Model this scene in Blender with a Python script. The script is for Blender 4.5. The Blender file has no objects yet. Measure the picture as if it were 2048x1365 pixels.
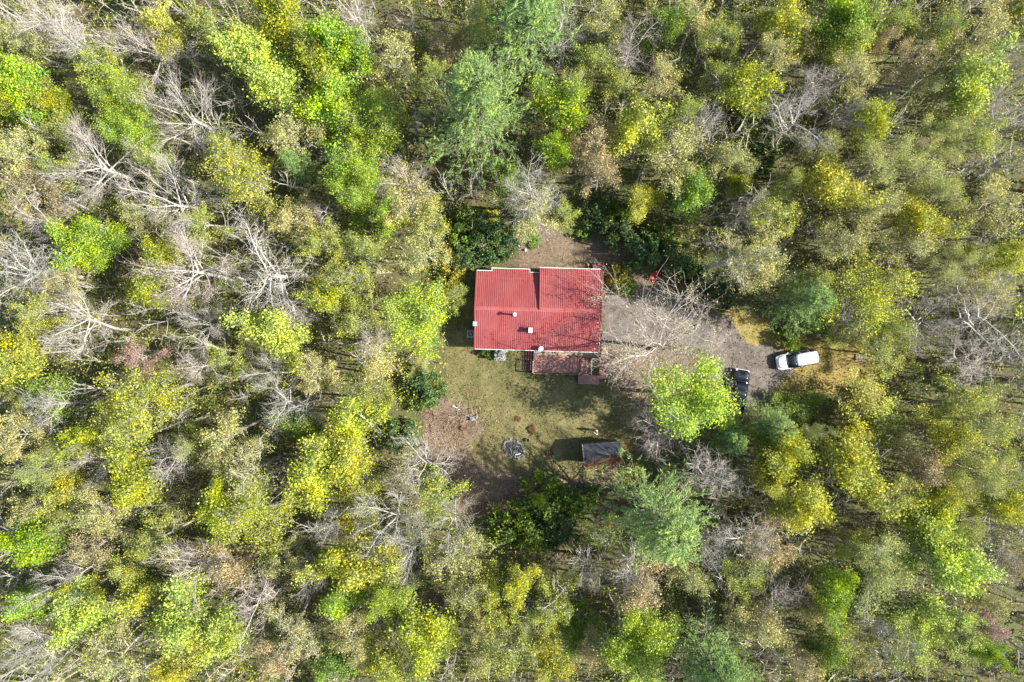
import bpy, bmesh, math, random
import numpy as np
from mathutils import Vector, Matrix

# ------------------------------------------------------------------ camera, sky, sun, exposure
S = bpy.context.scene
COL = S.collection
HC = 85.58                      # flying height of the camera above the ground, metres
GP = 0.0585                     # metres of ground to one pixel of the 2048 px wide photograph
cam_d = bpy.data.cameras.new('camera')
cam_d.sensor_width = 36.0
cam_d.lens = 18.0 / 0.70
cam_d.clip_start = 1.0
cam_d.clip_end = 3000.0
cam = bpy.data.objects.new('camera', cam_d)
cam.location = (0, 0, HC)
cam.rotation_euler = (0, 0, 0)
COL.objects.link(cam)
S.camera = cam

SUN_EL = math.radians(41.0)
SUN_AZ = math.radians(-5.0)     # towards the sun, measured from +x
sun_dir = Vector((math.cos(SUN_EL) * math.cos(SUN_AZ), math.cos(SUN_EL) * math.sin(SUN_AZ), math.sin(SUN_EL)))
w = bpy.data.worlds.new('World')
S.world = w
w.use_nodes = True
wn = w.node_tree.nodes
bg = wn['Background']
sky = wn.new('ShaderNodeTexSky')
sky.sky_type = 'NISHITA'
sky.sun_disc = False
sky.sun_elevation = SUN_EL
sky.sun_rotation = math.radians(90.0) - SUN_AZ
w.node_tree.links.new(sky.outputs['Color'], bg.inputs['Color'])
bg.inputs['Strength'].default_value = 0.115
sl = bpy.data.lights.new('sun', 'SUN')
sl.energy = 5.0
sl.angle = math.radians(0.53)
sl.color = (1.0, 0.95, 0.87)
so = bpy.data.objects.new('sun', sl)
so.rotation_euler = sun_dir.to_track_quat('Z', 'Y').to_euler()
so.location = (60, -5, 60)
COL.objects.link(so)
S.view_settings.view_transform = 'Standard'
S.view_settings.look = 'None'
S.view_settings.gamma = 1.0
S.view_settings.use_curve_mapping = False
S.view_settings.exposure = 1.28
S.cycles.max_bounces = 8
S.cycles.transparent_max_bounces = 8

RNG = np.random.default_rng(11)
random.seed(5)


def px(x, y, z=0.0):
    """World point seen at a pixel of the photograph when it lies at height z."""
    f = GP * (1.0 - z / HC)
    return ((x - 1024.0) * f, (682.5 - y) * f, z)


# ------------------------------------------------------------------ materials
def mat(name, color=(0.5, 0.5, 0.5), rough=0.6, metal=0.0, spec=0.4, noise=None, bump=0.0, bscale=40.0, coat=0.0, stretch=None):
    """noise: list of (scale, other colour, low, high) layers mixed over the base colour."""
    m = bpy.data.materials.new(name)
    m.use_nodes = True
    nt = m.node_tree
    b = nt.nodes['Principled BSDF']
    b.inputs['Base Color'].default_value = (*color, 1)
    b.inputs['Roughness'].default_value = rough
    b.inputs['Metallic'].default_value = metal
    b.inputs['Specular IOR Level'].default_value = spec
    b.inputs['Coat Weight'].default_value = coat
    tc = nt.nodes.new('ShaderNodeTexCoord')
    last = None
    for k, (sc, c2, lo, hi) in enumerate(noise or []):
        n = nt.nodes.new('ShaderNodeTexNoise')
        n.inputs['Scale'].default_value = sc
        n.inputs['Detail'].default_value = 5
        n.inputs['Roughness'].default_value = 0.62
        if stretch and k % 2:
            mp = nt.nodes.new('ShaderNodeMapping')
            mp.inputs['Scale'].default_value = stretch
            nt.links.new(tc.outputs['Object'], mp.inputs['Vector'])
            nt.links.new(mp.outputs['Vector'], n.inputs['Vector'])
        else:
            nt.links.new(tc.outputs['Object'], n.inputs['Vector'])
        r = nt.nodes.new('ShaderNodeMapRange')
        r.inputs['From Min'].default_value = lo
        r.inputs['From Max'].default_value = hi
        nt.links.new(n.outputs['Fac'], r.inputs['Value'])
        mx = nt.nodes.new('ShaderNodeMix')
        mx.data_type = 'RGBA'
        nt.links.new(r.outputs['Result'], mx.inputs['Factor'])
        if last is None:
            mx.inputs['A'].default_value = (*color, 1)
        else:
            nt.links.new(last, mx.inputs['A'])
        mx.inputs['B'].default_value = (*c2, 1)
        last = mx.outputs['Result']
    if last is not None:
        nt.links.new(last, b.inputs['Base Color'])
    if bump:
        n = nt.nodes.new('ShaderNodeTexNoise')
        n.inputs['Scale'].default_value = bscale
        n.inputs['Detail'].default_value = 4
        nt.links.new(tc.outputs['Object'], n.inputs['Vector'])
        bp = nt.nodes.new('ShaderNodeBump')
        bp.inputs['Strength'].default_value = bump
        bp.inputs['Distance'].default_value = 0.05
        nt.links.new(n.outputs['Fac'], bp.inputs['Height'])
        nt.links.new(bp.outputs['Normal'], b.inputs['Normal'])
    return m


def leaf_mat(name, trans=0.3, var=0.5, hue=0.035, patch=None):
    """Foliage: the object's own colour, varied leaf by leaf."""
    m = bpy.data.materials.new(name)
    m.use_nodes = True
    nt = m.node_tree
    N, Lk = nt.nodes, nt.links
    b = N['Principled BSDF']
    out = N['Material Output']
    b.inputs['Roughness'].default_value = 0.6
    b.inputs['Specular IOR Level'].default_value = 0.25
    oi = N.new('ShaderNodeObjectInfo')
    ge = N.new('ShaderNodeNewGeometry')
    src = oi.outputs['Color']
    if patch:
        tc = N.new('ShaderNodeTexCoord')
        n = N.new('ShaderNodeTexNoise')
        n.inputs['Scale'].default_value = patch[0]
        n.inputs['Detail'].default_value = 3
        Lk.new(tc.outputs['Object'], n.inputs['Vector'])
        cr = N.new('ShaderNodeValToRGB')
        els = cr.color_ramp.elements
        for i, (p, c) in enumerate(patch[1]):
            e = els[i] if i < 2 else els.new(p)
            e.position = p
            e.color = (*c, 1)
        # each leaf takes the patch colour shifted a little by its own number
        ad = N.new('ShaderNodeMath')
        ad.operation = 'MULTIPLY_ADD'
        Lk.new(ge.outputs['Random Per Island'], ad.inputs[0])
        ad.inputs[1].default_value = 0.34
        sb = N.new('ShaderNodeMath')
        sb.operation = 'SUBTRACT'
        Lk.new(n.outputs['Fac'], sb.inputs[0])
        sb.inputs[1].default_value = 0.17
        Lk.new(sb.outputs[0], ad.inputs[2])
        Lk.new(ad.outputs[0], cr.inputs['Fac'])
        src = cr.outputs['Color']
    tcv = N.new('ShaderNodeTexCoord')
    nv = N.new('ShaderNodeTexNoise')
    nv.inputs['Scale'].default_value = 0.55
    nv.inputs['Detail'].default_value = 2
    Lk.new(tcv.outputs['Object'], nv.inputs['Vector'])
    hv = N.new('ShaderNodeHueSaturation')
    for o_n, lo_, hi_ in (('Hue', 0.478, 0.520), ('Saturation', 0.86, 1.10), ('Value', 0.74, 1.30)):
        r_n = N.new('ShaderNodeMapRange')
        r_n.inputs['From Min'].default_value = 0.30
        r_n.inputs['From Max'].default_value = 0.70
        r_n.inputs['To Min'].default_value = hi_ if o_n == 'Hue' else lo_
        r_n.inputs['To Max'].default_value = lo_ if o_n == 'Hue' else hi_
        Lk.new(nv.outputs['Fac'], r_n.inputs['Value'])
        Lk.new(r_n.outputs['Result'], hv.inputs[o_n])
    Lk.new(src, hv.inputs['Color'])
    src = hv.outputs['Color']
    wn_ = N.new('ShaderNodeTexWhiteNoise')
    wn_.noise_dimensions = '1D'
    Lk.new(ge.outputs['Random Per Island'], wn_.inputs['W'])
    hs = N.new('ShaderNodeHueSaturation')
    mr = N.new('ShaderNodeMapRange')
    mr.inputs['To Min'].default_value = 0.5 - hue
    mr.inputs['To Max'].default_value = 0.5 + hue
    Lk.new(wn_.outputs['Value'], mr.inputs['Value'])
    Lk.new(mr.outputs['Result'], hs.inputs['Hue'])
    mv = N.new('ShaderNodeMapRange')
    mv.inputs['To Min'].default_value = 1.0 - var
    mv.inputs['To Max'].default_value = 1.0 + var
    Lk.new(ge.outputs['Random Per Island'], mv.inputs['Value'])
    Lk.new(mv.outputs['Result'], hs.inputs['Value'])
    Lk.new(src, hs.inputs['Color'])
    Lk.new(hs.outputs['Color'], b.inputs['Base Color'])
    tr = N.new('ShaderNodeBsdfTranslucent')
    Lk.new(hs.outputs['Color'], tr.inputs['Color'])
    mx = N.new('ShaderNodeMixShader')
    mx.inputs['Fac'].default_value = trans
    Lk.new(b.outputs['BSDF'], mx.inputs[1])
    Lk.new(tr.outputs['BSDF'], mx.inputs[2])
    Lk.new(mx.outputs['Shader'], out.inputs['Surface'])
    return m


def bark_mat():
    m = bpy.data.materials.new('bark')
    m.use_nodes = True
    nt = m.node_tree
    N, Lk = nt.nodes, nt.links
    b = N['Principled BSDF']
    b.inputs['Roughness'].default_value = 0.85
    b.inputs['Specular IOR Level'].default_value = 0.15
    oi = N.new('ShaderNodeObjectInfo')
    tc = N.new('ShaderNodeTexCoord')
    n = N.new('ShaderNodeTexNoise')
    n.inputs['Scale'].default_value = 2.3
    n.inputs['Detail'].default_value = 5
    Lk.new(tc.outputs['Object'], n.inputs['Vector'])
    mv = N.new('ShaderNodeMapRange')
    mv.inputs['From Min'].default_value = 0.3
    mv.inputs['From Max'].default_value = 0.7
    mv.inputs['To Min'].default_value = 0.55
    mv.inputs['To Max'].default_value = 1.25
    Lk.new(n.outputs['Fac'], mv.inputs['Value'])
    hs = N.new('ShaderNodeHueSaturation')
    Lk.new(oi.outputs['Color'], hs.inputs['Color'])
    Lk.new(mv.outputs['Result'], hs.inputs['Value'])
    Lk.new(hs.outputs['Color'], b.inputs['Base Color'])
    return m


M = {}
M['leaf'] = leaf_mat('leaf', 0.32, 0.55, 0.03)
M['needle'] = leaf_mat('needle', 0.18, 0.45, 0.02)
M['bark'] = bark_mat()
M['under'] = leaf_mat('understory_leaf', 0.28, 0.55, 0.03, (0.22, [
    (0.16, (0.21, 0.17, 0.07)), (0.30, (0.10, 0.19, 0.028)), (0.44, (0.24, 0.31, 0.028)),
    (0.60, (0.37, 0.39, 0.035)), (0.76, (0.38, 0.35, 0.11))]))
M['under_e'] = leaf_mat('understory_leaf_dry', 0.28, 0.55, 0.03, (0.22, [
    (0.16, (0.20, 0.16, 0.08)), (0.30, (0.10, 0.17, 0.035)), (0.44, (0.22, 0.27, 0.040)),
    (0.58, (0.34, 0.36, 0.045)), (0.72, (0.38, 0.36, 0.10))]))
M['floor'] = mat('forest_floor', (0.09, 0.07, 0.038), 0.95, noise=[
    (0.25, (0.075, 0.10, 0.026), 0.38, 0.58), (1.7, (0.14, 0.105, 0.06), 0.45, 0.7), (9.0, (0.055, 0.05, 0.025), 0.5, 0.75)], bump=0.6, bscale=6)
M['lawn'] = mat('lawn_turf', (0.128, 0.118, 0.046), 0.95, spec=0.1, noise=[
    (0.16, (0.082, 0.090, 0.030), 0.42, 0.58), (0.4, (0.20, 0.172, 0.076), 0.46, 0.64), (1.1, (0.125, 0.09, 0.052), 0.50, 0.66),
    (7.0, (0.31, 0.27, 0.13), 0.52, 0.78), (16.0, (0.05, 0.055, 0.018), 0.52, 0.75)], bump=0.5, bscale=14)
M['dry'] = mat('dry_turf', (0.25, 0.185, 0.055), 0.95, spec=0.1, noise=[
    (0.3, (0.19, 0.17, 0.035), 0.42, 0.6), (1.1, (0.32, 0.25, 0.12), 0.46, 0.7), (6.0, (0.15, 0.09, 0.03), 0.5, 0.75),
    (14.0, (0.34, 0.27, 0.13), 0.5, 0.8)], bump=0.5, bscale=12)
M['drive'] = mat('packed_grit', (0.125, 0.108, 0.094), 0.95, spec=0.1, noise=[
    (0.35, (0.185, 0.165, 0.145), 0.42, 0.62), (1.2, (0.085, 0.068, 0.054), 0.48, 0.68), (11.0, (0.22, 0.195, 0.165), 0.52, 0.8),
    (25.0, (0.09, 0.08, 0.07), 0.52, 0.8)], bump=0.35, bscale=20)
M['bed'] = mat('leaf_bed', (0.17, 0.125, 0.088), 0.95, spec=0.1, noise=[
    (0.5, (0.115, 0.09, 0.05), 0.42, 0.60), (2.5, (0.23, 0.175, 0.13), 0.46, 0.68), (9.0, (0.07, 0.045, 0.03), 0.5, 0.72),
    (18.0, (0.34, 0.26, 0.19), 0.54, 0.8)], bump=0.6, bscale=12)
M['litter'] = leaf_mat('dead_leaf', 0.1, 0.5, 0.02, (0.6, [
    (0.2, (0.12, 0.075, 0.045)), (0.5, (0.27, 0.18, 0.10)), (0.75, (0.36, 0.28, 0.18))]))
M['blade'] = leaf_mat('grass_blade', 0.3, 0.45, 0.02, (0.25, [
    (0.25, (0.095, 0.108, 0.032)), (0.5, (0.17, 0.157, 0.056)), (0.72, (0.28, 0.24, 0.105))]))
M['goldblade'] = leaf_mat('dry_grass_blade', 0.3, 0.45, 0.02, (0.3, [
    (0.25, (0.17, 0.16, 0.03)), (0.5, (0.27, 0.20, 0.05)), (0.75, (0.37, 0.28, 0.13))]))
M['roof'] = mat('red_roof_metal', (0.315, 0.075, 0.072), 0.55, spec=0.25, noise=[
    (0.45, (0.34, 0.10, 0.092), 0.38, 0.66), (1.6, (0.26, 0.048, 0.048), 0.48, 0.72), (9.0, (0.36, 0.11, 0.095), 0.52, 0.78), (1.0, (0.22, 0.05, 0.05), 0.54, 0.74)], stretch=(3.2, 0.22, 1.0))
M['seam'] = mat('red_seam_metal', (0.22, 0.038, 0.042), 0.5)
M['white'] = mat('white_paint', (0.72, 0.71, 0.69), 0.5, noise=[(5.0, (0.60, 0.58, 0.54), 0.5, 0.75)])
M['wall'] = mat('siding_paint', (0.42, 0.36, 0.28), 0.8, noise=[(3.0, (0.36, 0.30, 0.23), 0.4, 0.7)])
M['glass'] = mat('window_glass', (0.03, 0.04, 0.05), 0.06, spec=0.8)
M['deck'] = mat('red_deck_stain', (0.34, 0.16, 0.13), 0.75, noise=[
    (1.5, (0.46, 0.25, 0.20), 0.42, 0.66), (9.0, (0.20, 0.075, 0.06), 0.5, 0.75)])
M['deckworn'] = mat('worn_deck_wood', (0.38, 0.29, 0.20), 0.85, noise=[(2.0, (0.30, 0.22, 0.15), 0.42, 0.66), (12.0, (0.44, 0.35, 0.26), 0.5, 0.75)])
M['rail'] = mat('brown_rail_stain', (0.12, 0.05, 0.04), 0.7, noise=[(4.0, (0.19, 0.09, 0.07), 0.45, 0.7)])
M['greywood'] = mat('grey_weathered_wood', (0.40, 0.37, 0.33), 0.9, noise=[(5.0, (0.28, 0.25, 0.22), 0.42, 0.68)])
M['palewoodtwig'] = mat('pale_twig_bark', (0.46, 0.43, 0.385), 0.9, noise=[(0.3, (0.36, 0.32, 0.27), 0.42, 0.62)])
M['palewood'] = mat('pallet_wood', (0.44, 0.40, 0.29), 0.9, noise=[(4.0, (0.33, 0.28, 0.19), 0.42, 0.68)])
M['shingle'] = mat('dark_shingle', (0.042, 0.047, 0.06), 0.9, noise=[
    (1.1, (0.075, 0.08, 0.092), 0.46, 0.66), (9.0, (0.03, 0.033, 0.042), 0.45, 0.7)], bump=0.3, bscale=30)
M['shedwall'] = mat('shed_board', (0.20, 0.11, 0.07), 0.85, noise=[(4.0, (0.14, 0.075, 0.05), 0.42, 0.68)])
M['stone'] = mat('field_stone', (0.17, 0.165, 0.175), 0.9, noise=[(3.0, (0.32, 0.31, 0.31), 0.5, 0.7), (14.0, (0.12, 0.11, 0.12), 0.5, 0.75)], bump=0.4, bscale=20)
M['ash'] = mat('ash_and_char', (0.05, 0.046, 0.045), 0.95, noise=[(3.0, (0.19, 0.17, 0.17), 0.5, 0.7), (1.5, (0.10, 0.085, 0.03), 0.55, 0.7)], bump=0.8, bscale=12)
M['char'] = mat('charred_wood', (0.06, 0.055, 0.06), 0.9, noise=[(6.0, (0.22, 0.20, 0.22), 0.5, 0.7)])
M['birch'] = mat('bleached_wood', (0.66, 0.61, 0.56), 0.85, noise=[(5.0, (0.5, 0.45, 0.4), 0.5, 0.75)])
M['stumpwood'] = mat('rotting_wood', (0.12, 0.065, 0.03), 0.95, noise=[(6.0, (0.22, 0.13, 0.06), 0.45, 0.7)], bump=0.8, bscale=14)
M['steel'] = mat('galvanised_steel', (0.52, 0.55, 0.57), 0.4, metal=0.6, noise=[(4.0, (0.42, 0.45, 0.47), 0.4, 0.7)])
M['greymetal'] = mat('grey_painted_metal', (0.30, 0.33, 0.36), 0.5, metal=0.2)
M['darkplastic'] = mat('black_plastic', (0.02, 0.02, 0.022), 0.5)
M['carwhite'] = mat('white_car_paint', (0.80, 0.81, 0.83), 0.22, spec=0.5, coat=0.8)
M['carblack'] = mat('black_car_paint', (0.012, 0.013, 0.016), 0.12, spec=0.6, coat=1.0, noise=[(1.2, (0.022, 0.022, 0.024), 0.45, 0.7)])
M['carglass'] = mat('car_glass', (0.010, 0.014, 0.024), 0.05, spec=0.8)
M['tyre'] = mat('tyre_rubber', (0.018, 0.018, 0.018), 0.85)
M['rim'] = mat('alloy_rim', (0.55, 0.56, 0.58), 0.3, metal=0.9)
M['lamp_clear'] = mat('clear_lamp_lens', (0.62, 0.64, 0.66), 0.12, spec=0.7)
M['lamp_red'] = mat('red_lamp_lens', (0.40, 0.015, 0.012), 0.15, spec=0.6)
M['redplastic'] = mat('bright_red_plastic', (0.55, 0.03, 0.045), 0.35)
M['maroon'] = mat('dark_red_paint', (0.20, 0.02, 0.035), 0.4, noise=[(5.0, (0.14, 0.018, 0.028), 0.45, 0.7)])
M['skin'] = mat('skin', (0.52, 0.32, 0.23), 0.6)
M['hair'] = mat('dark_hair', (0.018, 0.013, 0.010), 0.6)
M['shirt'] = mat('pale_shirt_cloth', (0.62, 0.56, 0.54), 0.9)
M['trouser'] = mat('dark_trouser_cloth', (0.035, 0.037, 0.05), 0.9)
M['greenplastic'] = mat('green_plastic', (0.05, 0.20, 0.12), 0.5)
M['concrete'] = mat('pale_concrete', (0.42, 0.41, 0.38), 0.9, noise=[(5.0, (0.33, 0.32, 0.29), 0.45, 0.7)])


# ------------------------------------------------------------------ mesh helpers
class MB:
    """Collects quads; several shapes that belong to ONE part."""
    def __init__(self):
        self.v, self.f, self.n = [], [], 0

    def add(self, V, F):
        V = np.asarray(V, dtype=np.float32).reshape(-1, 3)
        F = np.asarray(F, dtype=np.int64).reshape(-1, 4) + self.n
        self.v.append(V)
        self.f.append(F)
        self.n += len(V)
        return self

    def box(self, cx, cy, cz, sx, sy, sz, rz=0.0, taper=1.0):
        h = np.array([sx, sy, sz]) / 2
        V = []
        for z in (-1, 1):
            t = taper if z > 0 else 1.0
            for (x, y) in ((-1, -1), (1, -1), (1, 1), (-1, 1)):
                V.append((x * h[0] * t, y * h[1] * t, z * h[2]))
        V = np.array(V)
        if rz:
            c, s_ = math.cos(rz), math.sin(rz)
            V[:, :2] = V[:, :2] @ np.array([[c, s_], [-s_, c]])
        V += (cx, cy, cz)
        return self.add(V, BOXF)

    def beam(self, a, b, wd, ht):
        """A square bar from a to b."""
        a, b = np.array(a, float), np.array(b, float)
        d = b - a
        d /= np.linalg.norm(d)
        up = np.array([0, 0, 1.0]) if abs(d[2]) < 0.9 else np.array([0, 1.0, 0])
        s_ = np.cross(d, up)
        s_ /= np.linalg.norm(s_)
        u = np.cross(s_, d)
        V = [p + s_ * i * wd / 2 + u * j * ht / 2 for p in (a, b) for (i, j) in ((-1, -1), (1, -1), (1, 1), (-1, 1))]
        return self.add(V, BOXF)

    def tube(self, pts, rad, k=8, cap=True):
        V, F = tubes(np.asarray(pts, float)[None], np.asarray(rad, float)[None], k)
        n = len(pts)
        self.add(V, F)
        if cap and k % 2 == 0:
            base = self.n - n * k
            C = []
            for off in (base, base + (n - 1) * k):
                for i in range(k // 2 - 1):
                    C.append((off + i, off + i + 1, off + k - 2 - i, off + k - 1 - i))
            self.f.append(np.array(C, dtype=np.int64))
        return self

    def build(self, name, material, parent=None, smooth=False):
        me = quad_mesh(name, np.concatenate(self.v), np.concatenate(self.f), material, smooth)
        return link(name, me, parent)


BOXF = [(0, 3, 2, 1), (4, 5, 6, 7), (0, 1, 5, 4), (1, 2, 6, 5), (2, 3, 7, 6), (3, 0, 4, 7)]


def quad_mesh(name, V, F, material, smooth=False):
    me = bpy.data.meshes.new(name)
    V = np.ascontiguousarray(V, dtype=np.float32)
    F = np.ascontiguousarray(F, dtype=np.int32)
    me.vertices.add(len(V))
    me.vertices.foreach_set('co', V.ravel())
    me.loops.add(F.size)
    me.loops.foreach_set('vertex_index', F.ravel())
    me.polygons.add(len(F))
    me.polygons.foreach_set('loop_start', np.arange(0, F.size, 4, dtype=np.int32))
    me.polygons.foreach_set('use_smooth', np.full(len(F), bool(smooth)))
    me.materials.append(material)
    me.update()
    return me


def link(name, me, parent=None, loc=None, rz=None, kind=None):
    o = bpy.data.objects.new(name, me)
    COL.objects.link(o)
    if parent is not None:
        o.parent = parent
    if loc is not None:
        o.location = loc
    if rz is not None:
        o.rotation_euler = (0, 0, rz)
    if kind:
        o['kind'] = kind
    return o


def thing(name, label, cat, loc=(0, 0, 0), rz=0.0, group=None):
    o = bpy.data.objects.new(name, None)
    o.empty_display_size = 0.3
    COL.objects.link(o)
    o.location = loc
    o.rotation_euler = (0, 0, rz)
    tag(o, label, cat, group)
    return o


def tag(o, label, cat, group=None):
    o['label'] = label
    o['category'] = cat
    if group:
        o['group'] = group
    return o


def nrm(a):
    return a / (np.linalg.norm(a, axis=-1, keepdims=True) + 1e-9)


def tubes(pts, rad, k):
    """pts (m,n,3), rad (m,n): m round bars of n rings with k sides, all at once."""
    m, n, _ = pts.shape
    t = nrm(np.gradient(pts, axis=1))
    ref = np.where(np.abs(t[..., 2:3]) > 0.92, np.array([1.0, 0, 0]), np.array([0, 0, 1.0]))
    u = nrm(np.cross(t, ref))
    v = np.cross(t, u)
    a = np.arange(k) * 2 * math.pi / k
    ring = u[:, :, None, :] * np.cos(a)[None, None, :, None] + v[:, :, None, :] * np.sin(a)[None, None, :, None]
    V = pts[:, :, None, :] + ring * rad[:, :, None, None]
    i = np.arange(m)[:, None, None] * n * k
    j = np.arange(n - 1)[None, :, None] * k
    q = np.arange(k)[None, None, :]
    q2 = (q + 1) % k
    F = np.stack([i + j + q, i + j + q2, i + j + k + q2, i + j + k + q], -1)
    return V.reshape(-1, 3), F.reshape(-1, 4)


def leaves(C, size, rng, upw=0.5, aspect=0.75, along=None):
    """A folded diamond at each point of C."""
    m = len(C)
    nn = nrm(rng.normal(size=(m, 3)) + np.array([0, 0, upw]))
    r = rng.normal(size=(m, 3)) if along is None else along + 0.35 * rng.normal(size=(m, 3))
    u = nrm(r - nn * (r * nn).sum(-1, keepdims=True))
    v = np.cross(nn, u)
    sz = (size[0] * 0.8 + (size[1] * 1.15 - size[0] * 0.8) * rng.random((m, 1)) ** 1.6) / 2
    fold = nn * sz * 0.25
    V = np.stack([C - u * sz, C - v * sz * aspect + fold, C + u * sz, C + v * sz * aspect + fold], 1)
    return V.reshape(-1, 3), np.arange(m * 4).reshape(-1, 4)


# ------------------------------------------------------------------ tree shapes
def grow(P, D, L, n, wob, up, rng):
    m = len(P)
    pts = np.zeros((m, n, 3))
    pts[:, 0] = P
    d = nrm(D)
    st = (L / (n - 1))[:, None]
    for i in range(1, n):
        d = nrm(d + wob * rng.normal(size=(m, 3)) + np.array([0, 0, up]))
        pts[:, i] = pts[:, i - 1] + d * st
    return pts


def sprout(pts, c, t0, t1, ang, rng):
    """c side shoots on each bar: start points, directions, place along the parent."""
    m, n, _ = pts.shape
    t = (t0 + (t1 - t0) * ((np.arange(c)[None] + rng.random((m, c))) / c))
    x = t * (n - 1)
    i = np.clip(x.astype(int), 0, n - 2)
    f = (x - i)[..., None]
    r = np.arange(m)[:, None]
    a, b = pts[r, i], pts[r, i + 1]
    P = a + (b - a) * f
    T = nrm(b - a)
    q = rng.normal(size=(m, c, 3))
    q = nrm(q - T * (q * T).sum(-1, keepdims=True))
    an = ang * (0.7 + 0.6 * rng.random((m, c, 1)))
    D = T * np.cos(an) + q * np.sin(an)
    return P.reshape(-1, 3), D.reshape(-1, 3), t.reshape(-1)


def taper(m, n, r0, r1):
    return np.broadcast_to(np.linspace(0, 1, n)[None], (m, n)) * (np.asarray(r1) - np.asarray(r0)).reshape(-1, 1) + np.asarray(r0).reshape(-1, 1) * np.ones((m, n))


def decid(seed, R, H, kind):
    """A broadleaf tree: (wood mesh data, crown mesh data). kind: bare, fan, sparse, dense, feather."""
    rng = np.random.default_rng(seed)
    P = dict(bare=dict(nl=8, wob=0.26, up=0.04, nb=9, ns=6, nt=2, ang=0.85),
             oak=dict(nl=11, wob=0.24, up=0.02, nb=10, ns=8, nt=0, ang=0.85),
             fan=dict(nl=10, wob=0.10, up=0.05, nb=10, ns=6, nt=2, ang=0.55),
             sparse=dict(nl=7, wob=0.24, up=0.05, nb=8, ns=6, nt=0, ang=0.85),
             dense=dict(nl=9, wob=0.18, up=0.04, nb=8, ns=6, nt=0, ang=0.9),
             full=dict(nl=11, wob=0.18, up=0.03, nb=9, ns=6, nt=0, ang=0.95),
             feather=dict(nl=9, wob=0.12, up=0.06, nb=9, ns=7, nt=0, ang=0.7))[kind]
    fork = H * (0.52 + 0.10 * rng.random())
    trunk = grow(np.zeros((1, 3)), np.array([[0.04 * rng.normal(), 0.04 * rng.normal(), 1.0]]), np.array([fork]), 8, 0.045, 0.08, rng)
    tr = (0.023 if kind == 'oak' else 0.052) * R
    V, F = tubes(trunk, taper(1, 8, tr, tr * 0.62), 8)
    wood, fine = MB(), MB()
    wood.add(V, F)
    tip = trunk[0, -1]
    nl = P['nl']
    az = np.arange(nl) * 2 * math.pi / nl + rng.uniform(-0.35, 0.35, nl) + rng.random() * 6
    el = np.radians(rng.uniform(22, 62, nl))
    el[0] = math.radians(80)
    D = np.stack([np.cos(az) * np.cos(el), np.sin(az) * np.cos(el), np.sin(el)], -1)
    span = H - fork
    L = 1.0 / np.sqrt((np.cos(el) / (R * 0.92)) ** 2 + (np.sin(el) / (span * 0.88)) ** 2) * rng.uniform(*((0.55, 1.1) if kind in ('dense', 'feather', 'sparse') else (0.75, 1.08) if kind in ('full', 'oak') else (0.7, 1.35)), nl)
    start = np.array([trunk[0, min(7, 5 + (i % 3))] for i in range(nl)])
    start[0] = tip
    limbs = grow(start, D, L, 8, P['wob'] * 0.8, P['up'], rng)
    lr = tr * (0.34 if kind in ('bare', 'fan') else 0.40)
    V, F = tubes(limbs, taper(nl, 8, np.full(nl, lr), np.full(nl, lr * 0.28)), 5)
    wood.add(V, F)
    bp, bd, bt = sprout(limbs, P['nb'], 0.22, 1.0, P['ang'], rng)
    bL = R * 0.52 * (1.12 - 0.55 * bt) * rng.uniform(0.7, 1.2, len(bp))
    br = grow(bp, bd, bL, 6, P['wob'], P['up'] * 1.2, rng)
    b0 = lr * (0.52 - 0.25 * bt)
    V, F = tubes(br, taper(len(bp), 6, b0, b0 * 0.35), 4)
    (fine if P['nt'] else wood).add(V, F)
    sp, sd, st_ = sprout(br, P['ns'], 0.18, 1.0, P['ang'], rng)
    sL = R * 0.26 * rng.uniform(0.6, 1.2, len(sp))
    sub = grow(sp, sd, sL, 4, P['wob'], P['up'], rng)
    s0 = np.repeat(b0, P['ns']) * (0.55 if kind == 'sparse' else 0.42)
    V, F = tubes(sub, taper(len(sp), 4, s0, s0 * 0.45), 3)
    (fine if P['nt'] else wood).add(V, F)
    if kind in ('bare', 'fan'):
        t = rng.random((len(sub), 3)) * 2.999
        i = t.astype(int)
        r = np.arange(len(sub))[:, None]
        C = sub[r, i] + (sub[r, i + 1] - sub[r, i]) * (t - i)[..., None] + rng.normal(size=(len(sub), 3, 3)) * 0.12
        V, F = leaves(C.reshape(-1, 3), (0.05, 0.11), rng)
        fine.add(V, F)
    if P['nt']:
        tp, td, tt = sprout(sub, P['nt'], 0.25, 1.0, 0.6, rng)
        tw = grow(tp, td, R * 0.15 * rng.uniform(0.6, 1.3, len(tp)), 3, P['wob'], P['up'], rng)
        t0 = np.repeat(s0, P['nt']) * 0.5
        V, F = tubes(tw, taper(len(tp), 3, t0, t0 * 0.5), 3)
        fine.add(V, F)
    else:
        cnt, sz, spr = dict(sparse=(25, (0.075, 0.155), 0.2), oak=(7, (0.07, 0.14), 0.26), dense=(30, (0.10, 0.21), 0.28), full=(36, (0.09, 0.21), 0.30), feather=(30, (0.09, 0.19), 0.24))[kind]
        # whole branches carry fewer leaves than others, so that the crown has gaps and clumps
        dens_ = np.repeat(np.clip(rng.normal(dict(full=1.0, dense=0.86).get(kind, 0.82), 0.3, len(bp)), 0.05, 1.0), P['ns'])
        keep = sub[rng.random(len(sub)) < dens_]
        t = rng.random((len(keep), cnt)) * 2.999
        i = t.astype(int)
        r = np.arange(len(keep))[:, None]
        C = keep[r, i] + (keep[r, i + 1] - keep[r, i]) * (t - i)[..., None] + rng.normal(size=(len(keep), cnt, 3)) * spr
        along = None
        if kind == 'feather':
            along = np.repeat((keep[:, -1] - keep[:, 0]), cnt, 0)
            along = nrm(along)
        V, F = leaves(C.reshape(-1, 3), sz, rng, 0.55, 0.4 if kind == 'feather' else 0.8, along)
        fine.add(V, F)
    return wood, fine


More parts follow.
